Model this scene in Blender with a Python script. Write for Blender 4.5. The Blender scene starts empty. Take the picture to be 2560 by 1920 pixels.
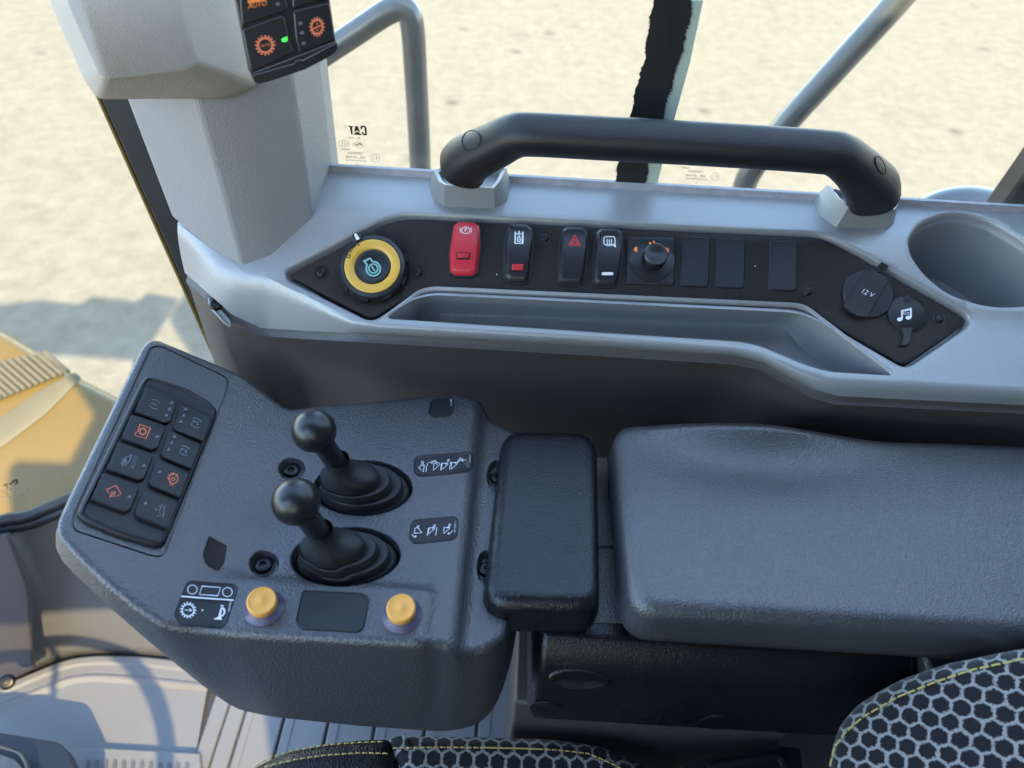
import bpy, bmesh, math, random
from mathutils import Vector, Matrix, noise
from mathutils.geometry import delaunay_2d_cdt
from mathutils.bvhtree import BVHTree
random.seed(7)
scn = bpy.context.scene
COL = scn.collection
# ------------------------------------------------------------------ camera
CAM = Vector((0, 0, 1.30)); FPX = 1775.0
pt, rl = math.radians(43.4), math.radians(3.4)
FW = Vector((0, math.cos(pt), -math.sin(pt))); R0 = Vector((1, 0, 0)); D0 = Vector((0, -math.sin(pt), -math.cos(pt)))
IX = math.cos(rl)*R0 - math.sin(rl)*D0; IY = math.sin(rl)*R0 + math.cos(rl)*D0
cd = bpy.data.cameras.new('camera'); cam = bpy.data.objects.new('camera', cd); COL.objects.link(cam)
cd.sensor_width = 36; cd.lens = 36*FPX/2560; cd.clip_start = 0.02; cd.clip_end = 500
cam.matrix_world = Matrix(((IX.x, -IY.x, -FW.x, CAM.x), (IX.y, -IY.y, -FW.y, CAM.y), (IX.z, -IY.z, -FW.z, CAM.z), (0, 0, 0, 1)))
cd.dof.use_dof = True; cd.dof.focus_distance = 0.66; cd.dof.aperture_fstop = 5.5
scn.camera = cam
# ------------------------------------------------------------------ world, sun, exposure
SUN = Vector((-0.36, 0.84, -0.80)).normalized()      # direction the light travels
w = bpy.data.worlds.new('World'); scn.world = w; w.use_nodes = True
nt = w.node_tree; bg = nt.nodes['Background']; sky = nt.nodes.new('ShaderNodeTexSky'); sky.sky_type = 'NISHITA'
sky.sun_disc = False
sky.sun_elevation = math.asin(-SUN.z); sky.sun_rotation = math.atan2(-SUN.x, -SUN.y)
sky.air_density = 1.2; sky.dust_density = 0.6; sky.ozone_density = 2.0
nt.links.new(sky.outputs[0], bg.inputs[0]); bg.inputs[1].default_value = 0.15
sl = bpy.data.lights.new('sun', 'SUN'); sl.energy = 2.2; sl.angle = math.radians(0.53); sl.color = (1, 0.9, 0.72)
so = bpy.data.objects.new('sun', sl); COL.objects.link(so); so.location = (0.5, -3, 4)
so.rotation_euler = SUN.to_track_quat('-Z', 'Y').to_euler()
scn.view_settings.view_transform = 'Standard'; scn.view_settings.look = 'None'
scn.view_settings.exposure = 3.0; scn.view_settings.gamma = 1
scn.view_settings.use_curve_mapping = False

# ------------------------------------------------------------------ helpers: rays and surfaces
def ray(x, y): return FW + IX*((x-1280)/FPX) + IY*((y-960)/FPX)
def PT(x, y, t): return CAM + ray(x, y)*t
def PZ(x, y, z):
    d = ray(x, y); return CAM + d*((z-CAM.z)/d.z)
def PY(x, y, yy):
    d = ray(x, y); return CAM + d*(yy/d.y)
def under(B, x, y):
    """point on the pixel's ray nearest to the plumb line through B"""
    d = ray(x, y); a = Vector((d.x, d.y)); t = (a.dot(Vector((B.x, B.y))))/a.dot(a); return CAM + d*t
def sstep(a, b, x):
    t = max(0, min(1, (x-a)/(b-a))); return t*t*(3-2*t)
class HF:
    def __init__(s, f, zmax=1.0): s.f = f; s.zmax = zmax
    def hit0(s, C, d):
        t = (s.zmax-C.z)/d.z; dt = 0.004; prev = t
        for _ in range(600):
            p = C+d*t
            if p.z < s.f(p.x, p.y): break
            prev = t; t += dt
        a, b = prev, t
        for _ in range(22):
            m = (a+b)/2; p = C+d*m
            if p.z < s.f(p.x, p.y): b = m
            else: a = m
        p = C+d*b; return (p.x, p.y)
    def n(s, u, v):
        e = 0.0015; return Vector((-(s.f(u+e, v)-s.f(u-e, v))/(2*e), -(s.f(u, v+e)-s.f(u, v-e))/(2*e), 1)).normalized()
    def hit(s, x, y, h=0):
        d = ray(x, y); uv = s.hit0(CAM, d)
        if h:
            for _ in range(3): uv = s.hit0(CAM - s.n(*uv)*h, d)
        return uv
    def at(s, u, v, h=0):
        p = Vector((u, v, s.f(u, v)))
        return p + s.n(u, v)*h if h else p
class PL:
    def __init__(s, o, n, up=Vector((0, 0, 1))):
        s.o = o.copy(); s.nn = n.normalized(); s.ex = up.cross(s.nn).normalized(); s.ey = s.nn.cross(s.ex)
    def n(s, u, v): return s.nn
    def hit(s, x, y, h=0):
        d = ray(x, y); o = s.o + s.nn*h; t = (o-CAM).dot(s.nn)/d.dot(s.nn); p = CAM+d*t-o
        return (p.dot(s.ex), p.dot(s.ey))
    def at(s, u, v, h=0): return s.o + s.ex*u + s.ey*v + s.nn*h
def Z(x0, y0, k):
    return lambda *pts: [(x0+a*k, y0+b*k) for a, b in pts]
full = Z(0, 0, 1.1573); z1 = Z(0, 0, .45208); z2 = Z(680, 230, .36166); z3 = Z(1400, 0, .52441); z4 = Z(0, 780, .36166)
z5 = Z(600, 950, .36166); z6 = Z(1200, 950, .61483); z7 = Z(0, 1300, .37366); z8 = Z(600, 1400, .36166)
zk = Z(180, 920, .28944); zi = Z(780, 560, .13562); zs = Z(1080, 520, .18083); zt = Z(1380, 540, .18083)
za = Z(2050, 620, .18083); zl = Z(1020, 1060, .19286); zb = Z(430, 1440, .22604); zm = Z(560, 0, .13562)
zp = Z(400, 520, .32547); zg = Z(820, 290, .08439); zr = Z(2160, 380, .18083); zc = Z(1480, 340, .217)
zf = Z(0, 1260, .18083); zh = Z(0, 1600, .19286); zq = Z(1200, 1560, .22604)
N = lambda *p: list(p)
def rnd(pts, r, n=4):
    """round the corners of a closed polygon"""
    out = []; L = len(pts)
    rs = r if isinstance(r, (list, tuple)) else [r]*L
    for i in range(L):
        a, b, c = Vector(pts[i-1]), Vector(pts[i]), Vector(pts[(i+1) % L])
        e1, e2 = (a-b), (c-b); k = min(rs[i], .48*e1.length, .48*e2.length)
        if k < 1e-6: out.append(tuple(b)); continue
        p, q = b+e1.normalized()*k, b+e2.normalized()*k
        for j in range(n+1):
            t = j/n; v = p*(1-t)**2 + b*2*t*(1-t) + q*t*t; out.append((v.x, v.y))
    return out
def dens(pts, s):
    out = []
    for i in range(len(pts)):
        a, b = Vector(pts[i]), Vector(pts[(i+1) % len(pts)]); k = max(1, int((b-a).length/s))
        for j in range(k): v = a.lerp(b, j/k); out.append((v.x, v.y))
    return out
def ell(cx, cy, rx, ry, n=40, rot=0):
    c, s = math.cos(rot), math.sin(rot); o = []
    for i in range(n):
        a = 2*math.pi*i/n; x, y = rx*math.cos(a), ry*math.sin(a); o.append((cx+x*c-y*s, cy+x*s+y*c))
    return o
def area(p): return .5*sum(p[i-1][0]*p[i][1]-p[i][0]*p[i-1][1] for i in range(len(p)))
def ccw(p): return p if area(p) > 0 else p[::-1]
def off(p, d):
    """inward offset of a ccw loop"""
    o = []; L = len(p)
    for i in range(L):
        a, b, c = Vector(p[i-1]), Vector(p[i]), Vector(p[(i+1) % L])
        e1 = (b-a).normalized() if (b-a).length > 1e-9 else (c-b).normalized()
        e2 = (c-b).normalized() if (c-b).length > 1e-9 else e1
        n1, n2 = Vector((-e1.y, e1.x)), Vector((-e2.y, e2.x)); m = n1+n2
        m = m.normalized() if m.length > 1e-6 else n1
        o.append((b.x+m.x*d/max(.5, m.dot(n1)), b.y+m.y*d/max(.5, m.dot(n1))))
    return o
def inside(x, y, p):
    r = False; j = len(p)-1
    for i in range(len(p)):
        if (p[i][1] > y) != (p[j][1] > y) and x < (p[j][0]-p[i][0])*(y-p[i][1])/(p[j][1]-p[i][1])+p[i][0]: r = not r
        j = i
    return r
def uvl(S, pts, h=0): return ccw([S.hit(x, y, h) for x, y in pts])

class MB:
    def __init__(s): s.v = []; s.f = []; s.m = []
    def addv(s, p): s.v.append(Vector(p)); return len(s.v)-1
    def face(s, ids, m=0): s.f.append(tuple(ids)); s.m.append(m)
    def poly(s, pts, m=0): s.face([s.addv(p) for p in pts], m)
    def loft(s, rings, closed=True, m=0, cap0=False, cap1=False):
        R = [[s.addv(p) for p in r] for r in rings]; n = len(R[0])
        for a, b in zip(R, R[1:]):
            for i in range(n if closed else n-1):
                j = (i+1) % n; s.face((a[i], a[j], b[j], b[i]), m)
        if cap0: s.face(R[0], m)
        if cap1: s.face(R[-1][::-1], m)
        return s
    def sheet(s, S, outline, holes=(), step=.008, h=0, m=0):
        P = [Vector(p) for p in outline]; E = [(i, (i+1) % len(P)) for i in range(len(P))]
        for hl in holes:
            b = len(P); P += [Vector(p) for p in hl]; E += [(b+i, b+(i+1) % len(hl)) for i in range(len(hl))]
        if step:
            x0, x1 = min(p[0] for p in outline), max(p[0] for p in outline); y0, y1 = min(p[1] for p in outline), max(p[1] for p in outline)
            y = y0+step/2
            while y < y1:
                x = x0+step/2
                while x < x1:
                    if inside(x, y, outline) and not any(inside(x, y, hl) for hl in holes): P.append(Vector((x+random.uniform(-.1, .1)*step, y)))
                    x += step
                y += step
        V, _, F, *_r = delaunay_2d_cdt(P, E, [], 0, 1e-7)
        ids = [s.addv(S.at(v.x, v.y, h)) for v in V]
        for f in F:
            cx = sum(V[i].x for i in f)/len(f); cy = sum(V[i].y for i in f)/len(f)
            if inside(cx, cy, outline) and not any(inside(cx, cy, hl) for hl in holes): s.face([ids[i] for i in f], m)
        return s
    def stack(s, S, loop, rings, cap=True, cap0=False, step=0, m=0, capm=None):
        """rings of (inward offset, height) over surface S"""
        L = [[S.at(u, v, h) for u, v in off(loop, d)] for d, h in rings]
        s.loft(L, True, m)
        if cap: s.sheet(S, off(loop, rings[-1][0]), (), step, rings[-1][1], m if capm is None else capm)
        if cap0: s.sheet(S, off(loop, rings[0][0]), (), step, rings[0][1], m)
        return s
    def lathe(s, o, ax, prof, n=40, m=0, ref=None):
        ax = ax.normalized(); r = ref or Vector((1, 0, 0)); e = (r-ax*r.dot(ax)).normalized(); g = ax.cross(e)
        rings = [[o+ax*h+(e*math.cos(2*math.pi*i/n)+g*math.sin(2*math.pi*i/n))*rr for i in range(n)] for rr, h in prof if rr > 1e-6]
        s.loft(rings, True, m, prof[0][0] > 1e-6, prof[-1][0] > 1e-6)
        if prof[-1][0] <= 1e-6:
            k = len(s.v)-n; t = s.addv(o+ax*prof[-1][1])
            for i in range(n): s.face((k+i, k+(i+1) % n, t), m)
        return s
    def sweep(s, path, rad, n=20, m=0, sq=2.0, up=None, caps=True):
        """tube along path; rad per point (a or (a,b)); sq: superellipse power"""
        rings = []; L = len(path); prev = None
        for i in range(L):
            t = (path[min(i+1, L-1)]-path[max(i-1, 0)]).normalized()
            u = up or Vector((0, 0, 1)); e = prev if prev is not None else (u if abs(u.dot(t)) < .95 else Vector((1, 0, 0)))
            e = (e-t*e.dot(t)).normalized(); prev = e; g = t.cross(e)
            r = rad[i] if isinstance(rad, (list, tuple)) else rad; a, b = r if isinstance(r, tuple) else (r, r)
            ring = []
            for k in range(n):
                an = 2*math.pi*k/n; c, q = math.cos(an), math.sin(an)
                c = math.copysign(abs(c)**(2/sq), c); q = math.copysign(abs(q)**(2/sq), q); ring.append(path[i]+e*(c*a)+g*(q*b))
            rings.append(ring)
        return s.loft(rings, True, m, caps, caps)
    def box(s, a, b, m=0):
        x0, y0, z0 = a; x1, y1, z1_ = b
        v = [s.addv(p) for p in ((x0, y0, z0), (x1, y0, z0), (x1, y1, z0), (x0, y1, z0), (x0, y0, z1_), (x1, y0, z1_), (x1, y1, z1_), (x0, y1, z1_))]
        for f in ((0, 3, 2, 1), (4, 5, 6, 7), (0, 1, 5, 4), (1, 2, 6, 5), (2, 3, 7, 6), (3, 0, 4, 7)): s.face([v[i] for i in f], m)
        return s
    def slab(s, p, n, th, m=0):
        """polygon p (3-D) extruded by -n*th"""
        q = [v-n*th for v in p]; return s.loft([p, q], True, m, True, True)
    def ribbon(s, S, pts, wd, h=.0003, closed=False, m=0):
        P = [S.at(u, v, h) for u, v in pts]; L = len(P); A = []; B = []
        for i in range(L):
            a = P[i-1] if (i > 0 or closed) else P[i]; b = P[(i+1) % L] if (i < L-1 or closed) else P[i]
            t = (b-a).normalized() if (b-a).length > 0 else Vector((1, 0, 0)); n = S.n(*pts[i]); sd = t.cross(n)
            k = 1
            if 0 < i < L-1 or closed:
                t1 = (P[i]-P[i-1]).normalized(); k = 1/max(.55, abs(t.dot(t1)))
            A.append(s.addv(P[i]+sd*wd/2*k)); B.append(s.addv(P[i]-sd*wd/2*k))
        for i in range(L if closed else L-1):
            j = (i+1) % L; s.face((A[i], A[j], B[j], B[i]), m)
        return s
def newobj(name, me, parent=None):
    o = bpy.data.objects.new(name, me); COL.objects.link(o)
    if parent: o.parent = parent
    return o
def wloc(o):
    l = Vector((0, 0, 0))
    while o: l = l+o.location; o = o.parent
    return l
def build(mb, name, mats, parent=None, smooth=40, bevel=0, seg=2, origin=None, subd=0, solid=0):
    me = bpy.data.meshes.new(name); base = wloc(parent) if parent else Vector((0, 0, 0))
    if parent is None:
        n = len(mb.v); c = sum(mb.v, Vector())/n; c.z = min(v.z for v in mb.v); base = origin or c
    me.from_pydata([v-base for v in mb.v], [], mb.f)
    for p, k in zip(me.polygons, mb.m): p.material_index = k
    bm = bmesh.new(); bm.from_mesh(me); bmesh.ops.remove_doubles(bm, verts=bm.verts, dist=2e-6)
    bmesh.ops.dissolve_degenerate(bm, dist=1e-7, edges=bm.edges); bmesh.ops.recalc_face_normals(bm, faces=bm.faces)
    bm.to_mesh(me); bm.free()
    for m_ in (mats if isinstance(mats, (list, tuple)) else [mats]): me.materials.append(m_)
    for p in me.polygons: p.use_smooth = True
    me.set_sharp_from_angle(angle=math.radians(smooth))
    o = newobj(name, me, parent)
    if parent is None: o.location = base
    if solid:
        s_ = o.modifiers.new('s', 'SOLIDIFY'); s_.thickness = solid; s_.offset = -1
    if bevel:
        b = o.modifiers.new('b', 'BEVEL'); b.width = bevel; b.segments = seg; b.limit_method = 'ANGLE'; b.angle_limit = math.radians(35)
    if subd:
        b = o.modifiers.new('u', 'SUBSURF'); b.levels = subd; b.render_levels = subd
    return o
def tag(o, label=None, cat=None, group=None, kind=None):
    if label: o['label'] = label
    if cat: o['category'] = cat
    if group: o['group'] = group
    if kind: o['kind'] = kind
    return o
def thing(name, label, cat, loc, group=None):
    o = newobj(name, None); o.location = loc; o.empty_display_size = .02; return tag(o, label, cat, group)
class AF:
    """affine frame in the photograph carried onto a surface: unit x = ax px, unit y (up) = ay px"""
    def __init__(s, S, o, ax, ay, h=.0004): s.S, s.o, s.ax, s.ay, s.h = S, o, ax, ay, h
    def uv(s, x, y): return s.S.hit(s.o[0]+s.ax[0]*x+s.ay[0]*y, s.o[1]+s.ax[1]*x+s.ay[1]*y, s.h)
    def line(s, mb, pts, wd, closed=False, m=0): mb.ribbon(s.S, [s.uv(*p) for p in pts], wd, s.h, closed, m); return s
    def fill(s, mb, pts, m=0): mb.sheet(s.S, ccw([s.uv(*p) for p in pts]), (), 0, s.h, m); return s
    def text(s, mb, body, x, y, size, m=0, align='CENTER', bold=0, shear=0, sx=1):
        cu = bpy.data.curves.new('t', 'FONT'); cu.body = body; cu.size = size; cu.align_x = align; cu.align_y = 'CENTER'; cu.offset = bold; cu.shear = shear
        cu.resolution_u = 3; ob = bpy.data.objects.new('t', cu); COL.objects.link(ob); bpy.context.view_layer.update()
        me = bpy.data.meshes.new_from_object(ob.evaluated_get(bpy.context.evaluated_depsgraph_get()))
        ids = [mb.addv(s.S.at(*s.uv(x+v.co.x*sx, y+v.co.y), s.h)) for v in me.vertices]
        for p in me.polygons: mb.face([ids[i] for i in p.vertices], m)
        bpy.data.objects.remove(ob); bpy.data.curves.remove(cu); bpy.data.meshes.remove(me); return s
def arc(cx, cy, r, a0, a1, n=16, ry=None):
    ry = ry or r; return [(cx+r*math.cos(math.radians(a0+(a1-a0)*i/n)), cy+ry*math.sin(math.radians(a0+(a1-a0)*i/n))) for i in range(n+1)]
def gear(cx, cy, r1, r2, n, ry=1):
    o = []
    for i in range(n):
        a = 2*math.pi*i/n; d = 2*math.pi/n
        for k, r in ((-.28, r1), (-.2, r2), (.2, r2), (.28, r1)): o.append((cx+r*math.cos(a+d*k), cy+ry*r*math.sin(a+d*k)))
    return o

# ------------------------------------------------------------------ materials
def mat(name, col, rough=.5, spec=.5, metal=0, grain=0, gscale=600, gtype='V', var=.08, vscale=9, coat=0, emit=None, es=0, trans=0, sheen=0, dust=0):
    m = bpy.data.materials.new(name); m.use_nodes = True; t = m.node_tree; L = t.links; b = t.nodes['Principled BSDF']
    b.inputs['Roughness'].default_value = rough; b.inputs['Specular IOR Level'].default_value = spec; b.inputs['Metallic'].default_value = metal
    b.inputs['Coat Weight'].default_value = coat; b.inputs['Coat Roughness'].default_value = max(.12, rough*.9); b.inputs['Sheen Weight'].default_value = sheen
    tc = t.nodes.new('ShaderNodeTexCoord')
    n1 = t.nodes.new('ShaderNodeTexNoise'); n1.inputs['Scale'].default_value = vscale; n1.inputs['Detail'].default_value = 6; L.new(tc.outputs['Object'], n1.inputs['Vector'])
    mx = t.nodes.new('ShaderNodeMix'); mx.data_type = 'RGBA'; L.new(n1.outputs[0], mx.inputs[0])
    a = [c*(1-var) for c in col]+[1]; c2 = [min(1, c*(1+var)) for c in col]+[1]
    mx.inputs[6].default_value = a; mx.inputs[7].default_value = c2
    last = mx.outputs[2]
    if dust:
        n3 = t.nodes.new('ShaderNodeTexNoise'); n3.inputs['Scale'].default_value = 900; n3.inputs['Detail'].default_value = 2; L.new(tc.outputs['Object'], n3.inputs['Vector'])
        r3 = t.nodes.new('ShaderNodeMapRange'); r3.inputs[1].default_value = .62; r3.inputs[2].default_value = .8; r3.inputs[4].default_value = dust; L.new(n3.outputs[0], r3.inputs[0])
        m3 = t.nodes.new('ShaderNodeMix'); m3.data_type = 'RGBA'; L.new(r3.outputs[0], m3.inputs[0]); L.new(last, m3.inputs[6]); m3.inputs[7].default_value = (.35, .33, .3, 1); last = m3.outputs[2]
    L.new(last, b.inputs['Base Color'])
    mr = t.nodes.new('ShaderNodeMapRange'); mr.inputs[3].default_value = max(.02, rough-.06); mr.inputs[4].default_value = min(1, rough+.06); L.new(n1.outputs[0], mr.inputs[0]); L.new(mr.outputs[0], b.inputs['Roughness'])
    if grain:
        if gtype == 'V':
            g = t.nodes.new('ShaderNodeTexVoronoi'); g.feature = 'SMOOTH_F1'; g.inputs['Scale'].default_value = gscale; g.inputs['Smoothness'].default_value = .6; out = g.outputs['Distance']
        elif gtype == 'L':
            n0 = t.nodes.new('ShaderNodeTexNoise'); n0.inputs['Scale'].default_value = gscale*.6; L.new(tc.outputs['Object'], n0.inputs['Vector'])
            vm = t.nodes.new('ShaderNodeVectorMath'); vm.operation = 'MULTIPLY_ADD'; vm.inputs[1].default_value = (.004,)*3; L.new(n0.outputs['Color'], vm.inputs[0]); L.new(tc.outputs['Object'], vm.inputs[2])
            g = t.nodes.new('ShaderNodeTexVoronoi'); g.feature = 'DISTANCE_TO_EDGE'; g.inputs['Scale'].default_value = gscale; L.new(vm.outputs[0], g.inputs['Vector']); out = g.outputs['Distance']
        else:
            g = t.nodes.new('ShaderNodeTexNoise'); g.inputs['Scale'].default_value = gscale; g.inputs['Detail'].default_value = 3; out = g.outputs[0]
        if gtype != 'L': L.new(tc.outputs['Object'], g.inputs['Vector'])
        bp = t.nodes.new('ShaderNodeBump'); bp.inputs['Strength'].default_value = abs(grain); bp.inputs['Distance'].default_value = .0013 if gtype == 'L' else .0006
        if gtype == 'V': bp.invert = True
        L.new(out, bp.inputs['Height']); L.new(bp.outputs[0], b.inputs['Normal'])
    if emit: b.inputs['Emission Color'].default_value = (*emit, 1); b.inputs['Emission Strength'].default_value = es
    return m
M = {}
M['gray'] = mat('light_gray_plastic', (.235, .242, .252), .36, 1.0, grain=.35, gscale=750, var=.03, coat=.7)
M['gray_smooth'] = mat('light_gray_smooth', (.235, .242, .25), .4, .65, grain=.15, gscale=900, var=.04)
M['pillar'] = mat('pillar_gray', (.285, .28, .28), .55, .35, grain=.5, gscale=650, var=.03)  # slight warmth in the base stands for yellow bounce light
M['wall'] = mat('lower_wall_gray', (.075, .071, .069), .5, .4, grain=.25, gscale=900, var=.06)
M['pod'] = mat('dark_console_plastic', (.046, .049, .056), .42, .9, grain=.85, gscale=520, var=.05, coat=.22, dust=.12)
M['podside'] = M['pod']
M['panel'] = mat('black_panel', (.0185, .0155, .0145), .6, .25, grain=.5, gscale=900, gtype='N', var=.1, dust=.15)
M['black'] = mat('black_plastic', (.014, .015, .018), .38, .5, grain=.1, gscale=900, var=.1)
M['blacksat'] = mat('black_satin', (.013, .014, .017), .3, .5, var=.1, coat=.2)
M['switch'] = mat('switch_black', (.017, .018, .021), .3, .5, var=.06)
M['blank'] = mat('blank_plate', (.016, .017, .021), .45, .4, grain=.2, gscale=1200, gtype='N')
M['rubber'] = mat('rubber', (.016, .017, .019), .5, .4, grain=.1, gscale=700, gtype='N', var=.1)
M['knob'] = mat('knob_black', (.011, .012, .014), .33, .5, grain=.06, gscale=500, gtype='N', var=.1, coat=.15)
M['handle'] = mat('handle_black', (.014, .014, .016), .42, .5, grain=.35, gscale=1100, var=.08)
M['screw'] = mat('screw_black', (.02, .02, .022), .3, .6, metal=.6)
M['yring'] = mat('yellow_ring', (.62, .36, .05), .38, .5, var=.02, grain=.05, gscale=900, gtype='N')
M['ybtn'] = mat('yellow_button', (.86, .40, .085), .42, .35, var=.05, grain=.1, gscale=300, gtype='N')
M['ybase'] = mat('button_base', (.10, .085, .14), .35, .5, var=.25, vscale=60)
M['red'] = mat('red_plastic', (.52, .022, .035), .33, .5, var=.04)
M['redp'] = mat('red_print', (.75, .05, .06), .5)
M['white'] = mat('white_print', (.75, .78, .84), .5, var=.02)
M['teal'] = mat('teal_print', (.20, .42, .40), .5)
M['dim'] = mat('dim_print', (.14, .155, .19), .5)
M['gprint'] = mat('glass_print', (.03, .032, .03), .6)
M['gprint2'] = mat('glass_print_fine', (.24, .23, .19), .6)
M['orange'] = mat('orange_backlit', (.40, .13, .075), .5, emit=(1, .25, .08), es=.035)
M['orange2'] = mat('orange_backlit_strong', (.6, .19, .05), .5, emit=(1, .26, .02), es=.04)
M['green'] = mat('green_lamp', (.05, .5, .08), .4, emit=(.06, 1, .08), es=.14)
M['pad'] = mat('pad_vinyl', (.008, .009, .012), .27, .5, grain=.35, gscale=380, gtype='L', var=.05, coat=.0, dust=.05)
M['arm'] = mat('armrest_vinyl', (.039, .042, .049), .42, 1.0, grain=.6, gscale=400, gtype='L', var=.06, coat=.5, dust=.05)
M['gloss'] = mat('black_leathered_plastic', (.006, .0065, .008), .28, .5, grain=.25, gscale=420, gtype='L', var=.1)
M['leather'] = mat('black_leather', (.011, .011, .013), .38, .5, grain=.6, gscale=300, gtype='L', var=.1)
M['thread'] = mat('yellow_thread', (.5, .4, .12), .6, grain=.3, gscale=1500, gtype='N')
M['mat'] = mat('floor_mat', (.26, .265, .265), .55, .35, grain=.3, gscale=300, var=.06, vscale=5)
M['front'] = mat('front_trim', (.15, .155, .165), .5, .4, grain=.6, gscale=420, var=.06)
M['brown'] = mat('front_pillar_trim', (.07, .066, .07), .55, .4, grain=.4, gscale=600, var=.06)
M['yellow'] = mat('yellow_paint', (.125, .075, .010), .35, .5, coat=.25, var=.12)
M['metal'] = mat('tube_paint', (.085, .088, .095), .3, .6, metal=.1, var=.25, vscale=20, coat=.5, grain=.15, gscale=200, gtype='N')
M['steel'] = mat('worn_steel', (.13, .12, .10), .4, .5, metal=.8, var=.5, vscale=25)
M['rib'] = mat('pale_rib', (.10, .083, .045), .5)
M['house'] = mat('housing_plastic_warm_lit', (.40, .365, .32), .48, .4, grain=.35, gscale=650, var=.03)  # tan base colour holds light bounced off the yellow bodywork
M['headliner'] = mat('headliner', (.12, .12, .12), .8)
M['frit'] = mat('black_sealant', (.012, .014, .013), .5, .4, grain=.8, gscale=150, gtype='N', var=.3, vscale=40)
M['dirt'] = mat('dusty_seal', (.33, .33, .37), .7, .3, var=.35, vscale=90, grain=.4, gscale=400, gtype='N')
M['glassedge'] = mat('glass_edge', (.42, .5, .42), .3, .5)
def glass_mat(name, tint, dirt=.0):
    m = bpy.data.materials.new(name); m.use_nodes = True; t = m.node_tree; L = t.links
    t.nodes.remove(t.nodes['Principled BSDF']); out = t.nodes['Material Output']
    tr = t.nodes.new('ShaderNodeBsdfTransparent'); tr.inputs[0].default_value = (*tint, 1)
    gl = t.nodes.new('ShaderNodeBsdfGlossy'); gl.inputs['Roughness'].default_value = .03
    fr = t.nodes.new('ShaderNodeFresnel'); ge = t.nodes.new('ShaderNodeNewGeometry'); io = t.nodes.new('ShaderNodeMapRange')
    io.inputs[3].default_value = 1.45; io.inputs[4].default_value = 1/1.45; L.new(ge.outputs['Backfacing'], io.inputs[0]); L.new(io.outputs[0], fr.inputs[0])   # the pane's inner face reflects like its outer one
    mx = t.nodes.new('ShaderNodeMixShader'); L.new(fr.outputs[0], mx.inputs[0]); L.new(tr.outputs[0], mx.inputs[1]); L.new(gl.outputs[0], mx.inputs[2])
    df = t.nodes.new('ShaderNodeBsdfDiffuse'); df.inputs[0].default_value = (.5, .5, .48, 1)
    tc = t.nodes.new('ShaderNodeTexCoord'); mp = t.nodes.new('ShaderNodeMapping'); mp.inputs['Scale'].default_value = (1, 1, .35); mp.inputs['Rotation'].default_value = (.3, .5, .4)
    n = t.nodes.new('ShaderNodeTexNoise'); n.inputs['Scale'].default_value = 120; n.inputs['Detail'].default_value = 8; n.inputs['Roughness'].default_value = .7
    L.new(tc.outputs['Object'], mp.inputs[0]); L.new(mp.outputs[0], n.inputs['Vector'])
    mr = t.nodes.new('ShaderNodeMapRange'); mr.inputs[1].default_value = .62; mr.inputs[2].default_value = .85; mr.inputs[3].default_value = dirt*.12; mr.inputs[4].default_value = dirt; L.new(n.outputs[0], mr.inputs[0])
    m2 = t.nodes.new('ShaderNodeMixShader'); L.new(mr.outputs[0], m2.inputs[0]); L.new(mx.outputs[0], m2.inputs[1]); L.new(df.outputs[0], m2.inputs[2]); L.new(m2.outputs[0], out.inputs[0])
    return m
M['glass'] = glass_mat('window_glass', (.985, .98, .93), .22)
M['glassd'] = glass_mat('dimming_door_glass', (.62, .57, .47), .1)  # tint invented to dim and warm light from the door side
M['glassf'] = glass_mat('front_glass', (.96, .95, .9), .15)
def ground_mat():
    m = mat('pale_ground', (.50, .46, .38), .9, .2); t = m.node_tree; L = t.links; b = t.nodes['Principled BSDF']; b.inputs['Specular IOR Level'].default_value = .1
    tc = t.nodes.new('ShaderNodeTexCoord')
    def nz(sc, det, ro=.6):
        n = t.nodes.new('ShaderNodeTexNoise'); n.inputs['Scale'].default_value = sc; n.inputs['Detail'].default_value = det; n.inputs['Roughness'].default_value = ro; L.new(tc.outputs['Object'], n.inputs['Vector']); return n.outputs[0]
    r = t.nodes.new('ShaderNodeValToRGB'); L.new(nz(7, 12, .72), r.inputs[0]); e = r.color_ramp.elements
    e[0].position = .33; e[0].color = (.147, .127, .093, 1); e[1].position = .66; e[1].color = (.198, .173, .131, 1)
    r2 = t.nodes.new('ShaderNodeMapRange'); r2.inputs[1].default_value = .60; r2.inputs[2].default_value = .76; L.new(nz(1.6, 6, .65), r2.inputs[0]); r2.inputs[4].default_value = .75
    mx = t.nodes.new('ShaderNodeMix'); mx.data_type = 'RGBA'; L.new(r2.outputs[0], mx.inputs[0]); L.new(r.outputs[0], mx.inputs[6]); mx.inputs[7].default_value = (.11, .098, .075, 1)
    vo = t.nodes.new('ShaderNodeTexVoronoi'); vo.inputs['Scale'].default_value = 1.5; L.new(tc.outputs['Object'], vo.inputs['Vector'])
    r3 = t.nodes.new('ShaderNodeMapRange'); r3.inputs[1].default_value = .16; r3.inputs[2].default_value = .05; r3.inputs[4].default_value = .85; L.new(vo.outputs['Distance'], r3.inputs[0])
    m2 = t.nodes.new('ShaderNodeMix'); m2.data_type = 'RGBA'; L.new(r3.outputs[0], m2.inputs[0]); L.new(mx.outputs[2], m2.inputs[6]); m2.inputs[7].default_value = (.085, .076, .06, 1)
    L.new(m2.outputs[2], b.inputs['Base Color'])
    bp = t.nodes.new('ShaderNodeBump'); bp.inputs['Strength'].default_value = .5; bp.inputs['Distance'].default_value = .02; L.new(nz(25, 4, .6), bp.inputs['Height']); L.new(bp.outputs[0], b.inputs['Normal'])
    return m
M['ground'] = ground_mat()
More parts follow.
